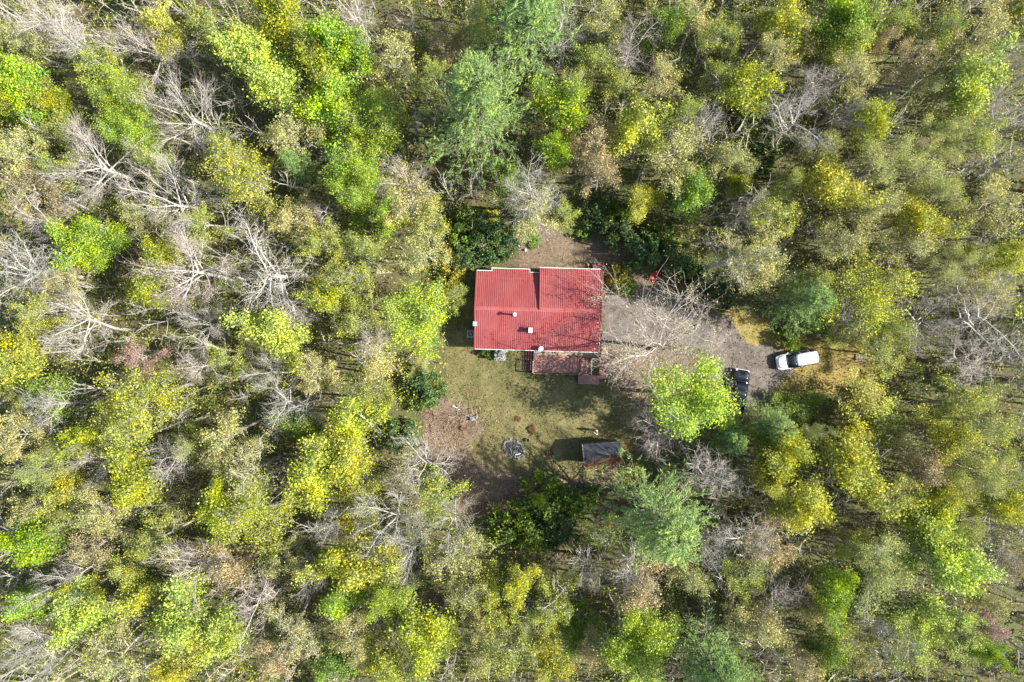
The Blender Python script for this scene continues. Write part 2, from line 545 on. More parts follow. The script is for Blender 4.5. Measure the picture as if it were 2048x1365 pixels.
def pine(seed, R, H):
    rng = np.random.default_rng(seed)
    wood, fine = MB(), MB()
    trunk = grow(np.zeros((1, 3)), np.array([[0, 0, 1.0]]), np.array([H * 0.97]), 12, 0.02, 0.1, rng)
    V, F = tubes(trunk, taper(1, 12, 0.07 * R, 0.015 * R), 7)
    wood.add(V, F)
    z = H * 0.28
    starts, dirs, lens = [], [], []
    while z < H * 0.97:
        f = (z - H * 0.28) / (H * 0.72)
        ln = R * (1.05 - 0.88 * f ** 1.15)
        nb = 8 if f < 0.75 else 6
        a0 = rng.random() * 6.28
        for k in range(nb):
            a = a0 + k * 6.283 / nb + rng.uniform(-0.35, 0.35)
            e = math.radians(rng.uniform(-4, 14) + 34 * f)
            x = z / (H * 0.97) * 11
            i = min(int(x), 10)
            starts.append(trunk[0, i] + (trunk[0, i + 1] - trunk[0, i]) * (x - i))
            dirs.append((math.cos(a) * math.cos(e), math.sin(a) * math.cos(e), math.sin(e)))
            lens.append(ln * rng.uniform(0.62, 1.12))
        z += H * rng.uniform(0.05, 0.075)
    bo = grow(np.array(starts), np.array(dirs), np.array(lens), 7, 0.10, 0.035, rng)
    m = len(bo)
    V, F = tubes(bo, taper(m, 7, np.full(m, 0.018 * R), np.full(m, 0.004 * R)), 4)
    wood.add(V, F)
    sp, sd, st_ = sprout(bo, 11, 0.10, 1.0, 0.8, rng)
    sd[:, 2] = sd[:, 2] * 0.22 + 0.12
    sL = R * 0.27 * (1.15 - 0.5 * st_) * rng.uniform(0.6, 1.2, len(sp))
    sub = grow(sp, sd, sL, 4, 0.12, 0.05, rng)
    cnt = 24
    t = 0.2 + rng.random((len(sub), cnt)) * 2.79
    i = t.astype(int)
    r = np.arange(len(sub))[:, None]
    C = sub[r, i] + (sub[r, i + 1] - sub[r, i]) * (t - i)[..., None] + rng.normal(size=(len(sub), cnt, 3)) * 0.075
    al = np.repeat(nrm(sub[:, -1] - sub[:, 0]), cnt, 0)
    al[:, 2] += 0.25
    V, F = leaves(C.reshape(-1, 3), (0.22, 0.42), rng, 0.8, 0.17, al)
    fine.add(V, F)
    return wood, fine


def shrub(seed, R, H, big=False):
    rng = np.random.default_rng(seed)
    wood, fine = MB(), MB()
    n = 9
    az = rng.random(n) * 6.28
    el = np.radians(rng.uniform(35, 85, n))
    D = np.stack([np.cos(az) * np.cos(el), np.sin(az) * np.cos(el), np.sin(el)], -1)
    st = grow(np.c_[rng.normal(size=(n, 2)) * 0.15 * R, np.zeros(n)], D, H * rng.uniform(0.7, 1.0, n), 6, 0.15, 0.05, rng)
    V, F = tubes(st, taper(n, 6, np.full(n, 0.03 * R), np.full(n, 0.01 * R)), 4)
    wood.add(V, F)
    # lumpy dome: several lobes of leaves
    lob = 24
    a, rr = rng.random(lob) * 6.28, R * 0.92 * np.sqrt(rng.random(lob))
    zz = H * (0.92 - 0.5 * (rr / R) ** 2) * rng.uniform(0.4, 1.0, lob)
    cc = np.stack([np.cos(a) * rr, np.sin(a) * rr, zz], -1)
    k = 110
    d = nrm(rng.normal(size=(lob, k, 3)) + np.array([0, 0, 0.35]))
    rad = R * rng.uniform(0.10, 0.34, (lob, 1, 1)) * rng.uniform(0.5, 1.25, (lob, k, 1))
    C = (cc[:, None] + d * rad).reshape(-1, 3)
    C[:, 2] = np.maximum(C[:, 2], 0.06)
    V, F = leaves(C, (0.16, 0.30) if big else (0.10, 0.2), rng, 0.4, 0.6)
    fine.add(V, F)
    return wood, fine


LIB = {}


def variant(key, seeds, R, H, fn):
    for s_ in seeds:
        wd, cr = fn(s_, R, H)
        lm = {'bare': M['bark'], 'fan': M['bark'], 'pine': M['needle']}.get(key[0], M['leaf'])
        LIB.setdefault(key[0], []).append((R, H, quad_mesh('trunk', np.concatenate(wd.v), np.concatenate(wd.f), M['bark'], True),
                                           quad_mesh('crown', np.concatenate(cr.v), np.concatenate(cr.f), lm)))


for kd in ('bare', 'fan'):
    variant((kd,), (101, 102, 103, 104, 105) if kd == 'bare' else (111, 112, 113, 114, 115), 4.4, 18, lambda s_, R, H, kd=kd: decid(s_, R, H, kd))
variant(('sparse',), (201, 202, 203, 204), 4.4, 18, lambda s_, R, H: decid(s_, R, H, 'sparse'))
variant(('sparse',), (211, 212), 2.7, 12, lambda s_, R, H: decid(s_, R, H, 'sparse'))
variant(('full',), (351, 352), 4.4, 15, lambda s_, R, H: decid(s_, R, H, 'full'))
variant(('oak',), (251,), 7.6, 16, lambda s_, R, H: decid(s_, R, H, 'oak'))
variant(('dense',), (301, 302, 303), 4.4, 17, lambda s_, R, H: decid(s_, R, H, 'dense'))
variant(('dense',), (311, 312, 313), 2.7, 13, lambda s_, R, H: decid(s_, R, H, 'dense'))
variant(('feather',), (401, 402), 3.6, 16, lambda s_, R, H: decid(s_, R, H, 'feather'))
variant(('pine',), (501, 502, 503), 5.4, 20, pine)
variant(('shrub',), (601, 602, 603), 1.9, 2.4, lambda s_, R, H: shrub(s_, R, H, True))
variant(('shrub',), (611, 612), 0.9, 1.1, lambda s_, R, H: shrub(s_, R, H))

# ------------------------------------------------------------------ outlines on the ground (photograph pixels at ground level)
POLY = {
    'lawn': [(893, 562), (946, 545), (952, 700), (1062, 706), (1120, 745), (1215, 765), (1262, 800), (1285, 860), (1262, 905), (1200, 935),
             (1170, 955), (1080, 962), (1010, 950), (960, 930), (935, 890), (975, 850), (940, 818), (900, 800), (885, 790), (888, 740), (884, 640)],
    'drive': [(1206, 588), (1270, 578), (1390, 592), (1440, 625), (1478, 672), (1520, 690), (1548, 700), (1588, 715), (1592, 740), (1556, 772),
              (1532, 800), (1490, 822), (1446, 812), (1432, 770), (1420, 716), (1385, 694), (1300, 690), (1206, 692)],
    'dry': [(1395, 600), (1450, 615), (1520, 635), (1556, 672), (1640, 678), (1740, 690), (1760, 735), (1700, 775), (1640, 795), (1560, 808),
            (1500, 830), (1440, 700)],
    'bed': [(1030, 448), (1110, 440), (1190, 452), (1260, 470), (1330, 530), (1420, 552), (1470, 590), (1400, 602), (1300, 590), (1270, 582),
            (1205, 595), (1205, 545), (1040, 545)],
    'leafbed': [(838, 808), (880, 785), (930, 800), (985, 828), (990, 860), (960, 900), (990, 935), (1080, 950), (1180, 945), (1230, 930), (1215, 975), (1120, 990),
                (1060, 1035), (940, 1040), (885, 1000), (845, 900)],
    'path': [(1206, 692), (1300, 690), (1420, 716), (1440, 780), (1300, 905), (1262, 905), (1285, 860), (1262, 800), (1215, 765), (1200, 720)],
}
OUT = {k: np.array([px(x, y)[:2] for x, y in v]) for k, v in POLY.items()}


def inside(P, poly):
    x, y = P[..., 0], P[..., 1]
    r = np.zeros(x.shape, bool)
    j = len(poly) - 1
    for i in range(len(poly)):
        xi, yi = poly[i]
        xj, yj = poly[j]
        c = ((yi > y) != (yj > y)) & (x < (xj - xi) * (y - yi) / (yj - yi + 1e-12) + xi)
        r ^= c
        j = i
    return r


def vnoise(P, sc, seed):
    """Smooth value noise on points."""
    g = np.random.default_rng(seed).random((128, 128))
    q = P * sc + 1000.0
    i = np.floor(q).astype(int)
    f = q - i
    f = f * f * (3 - 2 * f)
    i %= 128
    j = (i + 1) % 128
    a, b, c, d = g[i[..., 0], i[..., 1]], g[j[..., 0], i[..., 1]], g[i[..., 0], j[..., 1]], g[j[..., 0], j[..., 1]]
    return (a * (1 - f[..., 0]) + b * f[..., 0]) * (1 - f[..., 1]) + (c * (1 - f[..., 0]) + d * f[..., 0]) * f[..., 1]


def warp(P, amp=0.9):
    a = vnoise(P, 0.5, 1) + 0.5 * vnoise(P, 1.7, 2) + 0.35 * vnoise(P, 5.0, 3)
    b = vnoise(P, 0.5, 4) + 0.5 * vnoise(P, 1.7, 5) + 0.35 * vnoise(P, 5.0, 6)
    return P + amp * (np.stack([a, b], -1) - 0.92)


def sheet(name, key, z, material, cell=0.14, amp=1.1):
    poly = OUT[key]
    lo, hi = poly.min(0) - 1.5, poly.max(0) + 1.5
    nx, ny = ((hi - lo) / cell).astype(int)
    cx = lo[0] + (np.arange(nx) + 0.5) * cell
    cy = lo[1] + (np.arange(ny) + 0.5) * cell
    G = np.stack(np.meshgrid(cx, cy, indexing='ij'), -1)
    jit = RNG.normal(size=G.shape) * 0.10
    keep = inside(warp(G, amp) + jit, poly)
    I, J = np.nonzero(keep)
    vid = -np.ones((nx + 1, ny + 1), int)
    cor = np.stack([I, J, I + 1, J, I + 1, J + 1, I, J + 1], -1).reshape(-1, 2)
    vid[cor[:, 0], cor[:, 1]] = 0
    A, B = np.nonzero(vid == 0)
    vid[A, B] = np.arange(len(A))
    V = np.stack([lo[0] + A * cell, lo[1] + B * cell, np.full(len(A), z)], -1)
    V[:, 2] += 0.02 * vnoise(V[:, :2], 1.3, 9) * 0.3
    F = vid[cor[:, 0], cor[:, 1]].reshape(-1, 4)
    me = quad_mesh(name, V, F, material, True)
    return link(name, me, kind='structure')


# the ground: one sheet to the horizon
gm = MB()
gn = 60
g = np.linspace(-600, 600, gn + 1)
X, Y = np.meshgrid(g, g, indexing='ij')
Vg = np.stack([X.ravel(), Y.ravel(), np.zeros(X.size)], -1)
ii, jj = np.meshgrid(np.arange(gn), np.arange(gn), indexing='ij')
a = (ii * (gn + 1) + jj).ravel()
gm.add(Vg, np.stack([a, a + gn + 1, a + gn + 2, a + 1], -1))
o = gm.build('ground', M['floor'])
o['kind'] = 'structure'
sheet('dirt_bed', 'bed', 0.012, M['bed'])
sheet('leaf_bed', 'leafbed', 0.012, M['bed'])
sheet('dirt_path', 'path', 0.012, M['bed'])
sheet('lawn', 'lawn', 0.024, M['lawn'])
sheet('dry_lawn', 'dry', 0.024, M['dry'])
sheet('driveway', 'drive', 0.036, M['drive'])

# ------------------------------------------------------------------ the house
HO = (-4.226, -0.848)
HR = math.radians(-1.63)
house = thing('house', 'low house with a red ribbed metal roof, alone in the forest clearing', 'house', (HO[0], HO[1], 0), HR)


def loc(x, y, z):
    """House coordinates of what is seen at a pixel at height z."""
    p = px(x, y, z)
    dx, dy = p[0] - HO[0], p[1] - HO[1]
    c, s_ = math.cos(-HR), math.sin(-HR)
    return (dx * c - dy * s_, dx * s_ + dy * c, z)


def slab(mb, u0, u1, v0, z0, v1, z1, th=0.07):
    V = [(u, v, z - d) for d in (th, 0) for (u, v, z) in ((u0, v0, z0), (u1, v0, z0), (u1, v1, z1), (u0, v1, z1))]
    if v1 < v0:
        V = [V[i] for i in (3, 2, 1, 0, 7, 6, 5, 4)]
    mb.add(V, BOXF)


def ribs(mb, u0, u1, v0, z0, v1, z1, pitch=0.213, h=0.04, wd=0.035):
    n = int((u1 - u0) / pitch)
    for i in range(n + 1):
        u = u0 + 0.03 + (u1 - u0 - 0.06) * i / n
        mb.beam((u, v0, z0 + h / 2), (u, v1, z1 + h / 2), wd, h)


RV, RZ, EZ = 4.50, 4.90, 2.90
UL = (RZ - EZ) / (8.80 - RV)


def zl(v):
    return RZ - UL * (v - RV)


front = MB()
slab(front, 0, 13.93, 0, EZ, RV, RZ)
fo = front.build('roof', M['roof'], house)
sm = MB()
ribs(sm, 0, 13.93, 0.0, EZ, RV - 0.16, RZ - 0.16 * 2 / RV)
so_ = sm.build('roof_seam', M['seam'], fo)
so_['kind'] = 'stuff'
sm = MB()
sm.beam((0, 0.5, EZ + 0.5 * 2 / RV + 0.012), (13.93, 0.5, EZ + 0.5 * 2 / RV + 0.012), 0.03, 0.03)
sm.build('lap_joint', M['seam'], fo)
back = MB()
for u0, u1, v1 in ((0, 1.75, 8.80), (1.75, 5.95, 9.12), (5.95, 7.1, 8.74)):
    slab(back, u0 + (0.001 if u0 else 0), u1, RV + 0.002, RZ, v1, zl(v1))
bo_ = back.build('roof', M['roof'], house)
sm = MB()
for i in range(34):
    u = 0.03 + 7.0 * i / 33
    v1 = 8.80 if u < 1.75 else 9.12 if u < 5.95 else 8.74
    sm.beam((u, RV + 0.16, zl(RV + 0.16) + 0.02), (u, v1, zl(v1) + 0.02), 0.035, 0.04)
so_ = sm.build('roof_seam', M['seam'], bo_)
so_['kind'] = 'stuff'
sm = MB()
sm.beam((0, 8.0, zl(8.0) + 0.012), (7.08, 8.0, zl(8.0) + 0.012), 0.03, 0.028)
sm.build('lap_joint', M['roof'], bo_)
RB = 0.14
wing = MB()
slab(wing, 7.1, 13.95, RV + 0.002, RZ + RB, 9.26, 3.42)
wo = wing.build('roof', M['roof'], house)
wo['label'] = 'raised right half of the red roof behind the ridge'
sm = MB()
sl_w = (RZ + RB - 3.42) / (9.26 - RV)
ribs(sm, 7.1, 13.95, RV + 0.18, RZ + RB - sl_w * 0.18, 9.26, 3.42)
so_ = sm.build('roof_seam', M['seam'], wo)
so_['kind'] = 'stuff'
sm = MB()
sm.beam((7.1, 8.3, RZ + RB - sl_w * (8.3 - RV) + 0.012), (13.95, 8.3, RZ + RB - sl_w * (8.3 - RV) + 0.012), 0.03, 0.028)
sm.build('lap_joint', M['roof'], wo)
# cheek of the raised half
ch = MB()
V = [(7.098, RV, RZ - 0.05), (7.118, RV, RZ - 0.05), (7.118, 9.2, zl(9.2) - 0.1), (7.098, 9.2, zl(9.2) - 0.1),
     (7.098, RV, RZ + RB - 0.075), (7.118, RV, RZ + RB - 0.075), (7.118, 9.2, 3.42 - 0.03), (7.098, 9.2, 3.42 - 0.03)]
ch.add(V, BOXF)
ch.build('dormer_cheek', M['roof'], house)
# ridge caps
rc = MB()
slab(rc, -0.01, 13.95, RV - 0.2, RZ - 0.2 * 2 / RV + 0.05, RV, RZ + 0.062, 0.02)
slab(rc, -0.01, 7.09, RV + 0.002, RZ + 0.062, RV + 0.2, zl(RV + 0.2) + 0.05, 0.02)
rc.build('ridge_cap', M['roof'], house)
rc = MB()
slab(rc, 7.1, 13.96, RV + 0.004, RZ + RB + 0.062, RV + 0.22, RZ + RB - sl_w * 0.22 + 0.05, 0.02)
rc.build('ridge_cap', M['roof'], house)


def trim(*segs):
    m = MB()
    for a, b in segs:
        m.beam(a, b, 0.06, 0.15)
    return m.build('fascia', M['white'], house)


trim(((0, -0.05, EZ), (13.93, -0.05, EZ)))
trim(((0, 8.85, EZ), (1.75, 8.85, EZ)))
trim(((1.70, 9.17, zl(9.12)), (6.0, 9.17, zl(9.12))))
trim(((1.70, 8.80, zl(8.8)), (1.70, 9.12, zl(9.12))))
trim(((6.0, 8.75, zl(8.8)), (6.0, 9.12, zl(9.12))))
trim(((6.05, 8.79, zl(8.74)), (7.1, 8.79, zl(8.74))))
trim(((7.1, 9.31, 3.42), (13.95, 9.31, 3.42)))
for u in (-0.03,):
    m = MB()
    m.beam((u, 0, EZ - 0.02), (u, RV, RZ - 0.02), 0.05, 0.14)
    m.beam((u, RV, RZ - 0.02), (u, 8.8, EZ - 0.02), 0.05, 0.14)
    m.build('barge_board', M['roof'], house)
m = MB()
m.beam((13.97, 0, EZ - 0.02), (13.97, RV, RZ - 0.02), 0.05, 0.14)
m.beam((13.98, RV, RZ + RB - 0.02), (13.98, 9.26, 3.40), 0.05, 0.14)
m.build('barge_board', M['roof'], house)
# walls
m = MB()
m.box(6.95, 4.4, 1.40, 13.1, 7.9, 2.79)
m.build('wall', M['wall'], house)
for u in (0.45, 13.45):
    m = MB()
    V = [(u - 0.05, 0.46, 2.80), (u + 0.05, 0.46, 2.80), (u + 0.05, 8.34, 2.80), (u - 0.05, 8.34, 2.80),
         (u - 0.05, RV - 0.1, RZ - 0.16), (u + 0.05, RV - 0.1, RZ - 0.16), (u + 0.05, RV + 0.1, RZ - 0.16), (u - 0.05, RV + 0.1, RZ - 0.16)]
    m.add(V, BOXF)
    m.build('gable', M['wall'], house)
for u, wd in ((2.0, 1.4), (4.6, 1.1), (8.2, 1.6)):
    m = MB()
    m.box(u, 0.44, 1.6, wd, 0.08, 1.1)
    f = m.build('window', M['white'], house)
    m = MB()
    m.box(u - wd / 4, 0.395, 1.6, wd / 2 - 0.1, 0.03, 0.96)
    m.build('pane', M['glass'], f)
    m = MB()
    m.box(u + wd / 4, 0.395, 1.6, wd / 2 - 0.1, 0.03, 0.96)
    m.build('pane', M['glass'], f)
m = MB()
m.box(10.6, 0.43, 1.85, 1.0, 0.08, 2.05)
d = m.build('door', M['white'], house)
m = MB()
m.tube([(10.98, 0.38, 1.8), (10.98, 0.33, 1.8)], [0.03, 0.03], 8)
m.build('handle', M['steel'], d)
# flue pipe, vent box, chimney on the end wall
p = loc(1029, 629, 6.2)
m = MB()
m.tube([(p[0], p[1], 4.6), (p[0], p[1], 6.05)], [0.10, 0.10], 12)
fl = m.build('flue_pipe', M['steel'], house)
m = MB()
m.tube([(p[0], p[1], 6.02), (p[0], p[1], 6.10), (p[0], p[1], 6.2), (p[0], p[1], 6.24)], [0.15, 0.215, 0.20, 0.06], 16)
m.build('flue_cap', M['white'], fl, True)
m = MB()
m.tube([(p[0], p[1], 4.70), (p[0], p[1], 4.92), (p[0], p[1], 5.0)], [0.24, 0.15, 0.11], 12)
m.build('pipe_boot', M['greymetal'], house, True)
p = loc(1061, 661, 4.9)
m = MB()
slab(m, p[0] - 0.32, p[0] + 0.32, p[1] - 0.42, EZ + (p[1] - 0.42) * 2 / RV + 0.055, p[1] + 0.42, EZ + (p[1] + 0.42) * 2 / RV + 0.055, 0.015)
m.build('flashing', M['seam'], house)
m = MB()
m.box(p[0], p[1], 4.45, 0.34, 0.46, 0.86)
vb = m.build('vent_box', M['white'], house)
m = MB()
m.box(p[0], p[1], 4.91, 0.42, 0.56, 0.05)
m.build('vent_lid', M['white'], vb)
p = loc(950.5, 648, 5.0)
m = MB()
m.box(p[0] - 0.05, p[1], 2.6, 0.36, 0.46, 5.2)
cy = m.build('chimney', M['white'], house)
m = MB()
m.box(p[0] - 0.05, p[1], 5.215, 0.40, 0.50, 0.03)
m.build('chimney_cap', M['greymetal'], cy)

# deck, railings and steps: parts of the house's deck
deck = thing('deck', 'red stained timber deck with brown rails in front of the red-roofed house', 'deck', (HO[0], HO[1], 0), HR)


def board(u0, u1, v0, v1, z, material, name='board'):
    m = MB()
    m.box((u0 + u1) / 2, (v0 + v1) / 2, z - 0.018, abs(u1 - u0), abs(v1 - v0), 0.036)
    return m.build(name, material, deck)


v = -2.60
k = 0
while v < 0.30:
    zz = 0.80 + random.uniform(-0.004, 0.004)
    worn = v > -0.55
    board(6.74, 12.02, v, v + 0.128, zz, M['deckworn'] if worn else M['deck'])
    if v < -0.75:
        board(12.04, 13.22, v, v + 0.128, zz + random.uniform(-0.003, 0.003), M['deck'])
    else:
        board(12.04, 14.30, v, v + 0.128, zz, M['deckworn'])
    v += 0.140
m = MB()
for (a, b) in (((6.72, -2.61), (13.24, -2.61)), ((6.72, -2.61), (6.72, 0.3)), ((13.25, -2.61), (13.25, -0.7))):
    m.beam((*a, 0.66), (*b, 0.66), 0.05, 0.22)
m.build('rim_joist', M['rail'], deck)


def railing(a, b, z0, mat_=None, h=0.95, posts=4, wd=0.11):
    mat_ = mat_ or M['rail']
    m = MB()
    m.beam((a[0], a[1], z0 + h), (b[0], b[1], z0 + h), wd, 0.045)
    r = m.build('top_rail', mat_, deck)
    m = MB()
    m.beam((a[0], a[1], z0 + 0.14), (b[0], b[1], z0 + 0.14), 0.05, 0.07)
    m.build('bottom_rail', mat_, deck)
    n = max(3, int(math.hypot(b[0] - a[0], b[1] - a[1]) / 0.16))
    m = MB()
    for i in range(n + 1):
        t = i / n
        m.box(a[0] + (b[0] - a[0]) * t, a[1] + (b[1] - a[1]) * t, z0 + h / 2 + 0.06, 0.035, 0.035, h - 0.2)
    q = m.build('baluster', M['greywood'] if mat_ is M['rail'] else mat_, deck)
    q['kind'] = 'stuff'
    for i in range(posts):
        t = i / (posts - 1)
        m = MB()
        m.box(a[0] + (b[0] - a[0]) * t, a[1] + (b[1] - a[1]) * t, (z0 + h) / 2 + 0.02, 0.105, 0.105, z0 + h + 0.1)
        m.build('post', mat_, deck)


railing((6.72, -2.66), (12.0, -2.66), 0.8, posts=5)
railing((6.70, -2.6), (6.70, -1.3), 0.8, M['greywood'], posts=2)
railing((12.03, -2.6), (12.03, -0.62), 0.8, posts=2)
railing((11.85, -0.64), (14.25, -0.64), 0.8, posts=3)
railing((13.30, -2.62), (13.30, -0.72), 0.8, posts=2, wd=0.16)
railing((13.45, -2.6), (13.45, -0.85), 0.5, M['white'], h=0.9, posts=2, wd=0.09)
railing((13.45, -0.82), (14.4, -0.82), 0.5, M['white'], h=0.9, posts=2, wd=0.09)
# lower landing and its steps
v = -3.75
while v < -2.75:
    board(12.1, 13.2, v, v + 0.128, 0.45, M['deck'])
    v += 0.140
u = 13.22
i = 0
while u < 14.45:
    board(u, u + 0.20, -3.72, -2.76, 0.43 - 0.036 * i, M['deck'], 'tread')
    u += 0.215
    i += 1
m = MB()
m.beam((12.08, -3.77, 0.32), (14.45, -3.77, 0.24), 0.05, 0.2)
m.beam((12.07, -3.77, 0.32), (12.07, -2.75, 0.32), 0.05, 0.2)
m.build('rim_joist', M['greywood'], deck)
# steps down the dark left end of the deck
for i in range(4):
    board(6.66 - 0.27 * (i + 1), 6.66 - 0.27 * i - 0.02, -2.35, -0.1, 0.62 - 0.16 * i, M['rail'], 'tread')
# walkway along the right-hand wall, with its long rail
v = -0.45
while v < 10.2:
    board(13.30, 14.36, v, v + 0.128, 0.60 + random.uniform(-0.004, 0.004), M['deckworn'] if random.random() < 0.35 and v < 7.5 else M['deck'])
    v += 0.140
railing((14.42, -0.5), (14.42, 10.2), 0.6, posts=8, wd=0.17, h=1.0)
m = MB()
m.beam((14.36, -0.5, 0.5), (14.36, 10.2, 0.5), 0.05, 0.2)
m.build('rim_joist', M['greywood'], deck)
railing((13.3, 10.24), (14.36, 10.24), 0.6, posts=2)
v = -0.72
while v < 0.42:
    board(14.56, 15.40, v, v + 0.128, 0.42, M['deckworn'])
    v += 0.140
for i in range(7):
    board(14.50, 15.46, -0.95 - 0.36 * i, -0.95 - 0.36 * i + 0.32, 0.36 - 0.045 * i, M['deck'], 'tread')

# satellite dish on the front eave
p = px(1081, 697, 3.5)
dish = thing('satellite_dish', 'small white satellite dish tilted on the front eave of the red roof', 'satellite dish', (p[0], p[1], 2.98))
m = MB()
aim = Vector((0.45, -0.55, 0.62)).normalized()
q = aim.to_track_quat('Z', 'X')
rings = []
for i in range(6):
    t = i / 5
    for k in range(20):
        an = k * math.pi / 10
        rings.append(q @ Vector((0.40 * t * math.cos(an), 0.33 * t * math.sin(an), 0.10 * t * t)) + Vector((0, 0, 0.5)))
F = [(i * 20 + k, i * 20 + (k + 1) % 20, (i + 1) * 20 + (k + 1) % 20, (i + 1) * 20 + k) for i in range(5) for k in range(20)]
m.add(rings, F)
dm = m.build('reflector', M['white'], dish, True)
md = dm.modifiers.new('thick', 'SOLIDIFY')
md.thickness = 0.02
m = MB()
e = Vector((0, 0, 0.5)) + aim * 0.45 + Vector((0.08, 0.30, 0.05))
m.tube([tuple(Vector((0, 0, 0.5)) + q @ Vector((0, 0.30, 0.08))), tuple(e)], [0.018, 0.018], 6)
ar = m.build('feed_arm', M['white'], dish)
m = MB()
m.tube([tuple(e), tuple(e - aim * 0.14 + Vector((0.05, 0, 0)))], [0.045, 0.035], 8)
m.build('feed_horn', M['white'], ar)
m = MB()
m.tube([(0, 0, -0.08), (0, 0.02, 0.22), tuple(Vector((0, 0, 0.5)) - aim * 0.02)], [0.03, 0.03, 0.03], 8)
m.build('mast', M['greymetal'], dish)

# heat pump unit at the left-hand wall
p = px(941.5, 668.5, 0.9)
ac = thing('cooling_unit', 'grey outdoor cooling unit with a round black fan, half under the roof edge', 'cooling unit', (p[0], p[1], 0), HR)
m = MB()
m.box(0, 0, 0.45, 0.80, 0.74, 0.78)
m.box(0, 0, 0.86, 0.76, 0.70, 0.04, taper=0.94)
m.build('casing', M['greymetal'], ac)
m = MB()
m.tube([(0, 0, 0.885), (0, 0, 0.90)], [0.30, 0.30], 20)
fr = m.build('fan_well', M['darkplastic'], ac)
m = MB()
for k in range(4):
    an = k * math.pi / 2 + 0.4
    m.beam((0.04 * math.cos(an), 0.04 * math.sin(an), 0.912), (0.27 * math.cos(an), 0.27 * math.sin(an), 0.912), 0.09, 0.012)
m.build('fan_blade', M['greymetal'], fr)
m = MB()
m.tube([(0, 0, 0.90), (0, 0, 0.94)], [0.06, 0.05], 10)
m.build('hub', M['steel'], fr)
m = MB()
m.box(0, 0, 0.03, 0.95, 0.9, 0.06)
m.build('pad', M['concrete'], ac)

# green garden box on the deck corner
p = px(1073, 703, 1.2)
pb = thing('storage_box', 'small green lidded box on the deck under the satellite dish', 'box', (p[0], p[1], 0.8), HR)
m = MB()
m.box(0, 0, 0.22, 0.55, 0.36, 0.44, taper=1.05)
m.build('tub', M['greenplastic'], pb)
m = MB()
m.box(0, 0, 0.46, 0.60, 0.40, 0.04)
m.build('lid', M['greymetal'], pb)

# ------------------------------------------------------------------ the shed
p = px(1165, 889.5, 2.5)
SR = math.radians(5.0)
shed = thing('shed', 'small dark shingled shed half covered with brown needles at the lawn edge', 'shed', (p[0], p[1], 0), SR)
SW, SD = 4.3, 2.55
m = MB()
m.box(SW / 2, -SD / 2, 1.2, SW - 0.3, SD - 0.3, 2.4)
m.build('wall', M['shedwall'], shed)
for u in (0.16, SW - 0.16):
    m = MB()
    V = [(u - 0.02, -SD + 0.15, 2.4), (u + 0.02, -SD + 0.15, 2.4), (u + 0.02, -0.15, 2.4), (u - 0.02, -0.15, 2.4),
         (u - 0.02, -SD / 2 - 0.05, 3.12), (u + 0.02, -SD / 2 - 0.05, 3.12), (u + 0.02, -SD / 2 + 0.05, 3.12), (u - 0.02, -SD / 2 + 0.05, 3.12)]
    m.add(V, BOXF)
    m.build('gable', M['shedwall'], shed)
for sgn in (0, 1):
    m = MB()
    n = 8
    for i in range(n):                                    # shingle courses, each lapping the one below
        t0, t1 = i / n, (i + 1) / n + 0.03
        if sgn == 0:
            va, vb_ = -SD / 2 * 0 + -SD / 2 * t0, -SD / 2 * min(t1, 1)
        else:
            va, vb_ = -SD + SD / 2 * t0, -SD + SD / 2 * min(t1, 1)
        za, zb = 2.46 + 0.74 * t0 + 0.03, 2.46 + 0.74 * min(t1, 1) + 0.012
        slab(m, 0, SW, va, za, vb_, zb, 0.03)
    m.build('roof', M['shingle'], shed)
m = MB()
m.beam((-0.03, 0.02, 2.47), (-0.03, -SD / 2, 3.21), 0.05, 0.13)
m.beam((-0.03, -SD / 2, 3.21), (-0.03, -SD - 0.02, 2.47), 0.05, 0.13)
m.build('barge_board', M['greywood'], shed)
m = MB()
m.box(0.135, -SD / 2, 0.95, 0.05, 0.9, 1.85)
d = m.build('door', M['greywood'], shed)
m = MB()
m.tube([(0.10, -SD / 2 + 0.33, 1.0), (0.06, -SD / 2 + 0.33, 1.0)], [0.025, 0.025], 6)
m.build('handle', M['steel'], d)
# the drift of brown needles lying on the lower slope
rng = np.random.default_rng(77)
n = 9000
uu = rng.random(n) * SW
tt = rng.random(n)
lim = np.clip(0.22 + 0.70 * (uu / SW) + 0.12 * (vnoise(np.stack([uu, tt], -1), 2.0, 31) - 0.5), 0, 0.95)
keep = (tt < lim) | (rng.random(n) < 0.03)
uu, tt = uu[keep], tt[keep]
C = np.stack([uu, -SD + SD / 2 * tt, 2.46 + 0.74 * tt + 0.05 + 0.03 * rng.random(len(uu))], -1)
V, F = leaves(C, (0.10, 0.22), rng, 2.5, 0.35)
m = MB()
m.add(V, F)
nd = m.build('needle_drift', leaf_mat('fallen_needle', 0.05, 0.45, 0.02, (0.8, [(0.2, (0.16, 0.07, 0.04)), (0.5, (0.26, 0.12, 0.06)), (0.8, (0.33, 0.18, 0.10))])))
nd.location = shed.location
nd.rotation_euler = shed.rotation_euler
nd['kind'] = 'stuff'

# ------------------------------------------------------------------ vehicles


def loft(mb, secs):
    """secs: list of equal-length point rings along the body."""
    n = len(secs[0])
    V = [p for s_ in secs for p in s_]
    F = [(i * n + k, i * n + (k + 1) % n, (i + 1) * n + (k + 1) % n, (i + 1) * n + k) for i in range(len(secs) - 1) for k in range(n)]
    mb.add(V, F)
    base = mb.n - len(V)
    c = []
    for off in (base, base + (len(secs) - 1) * n):
        for i in range(n // 2 - 1):
            c.append((off + i, off + i + 1, off + n - 2 - i, off + n - 1 - i))
    mb.f.append(np.array(c))


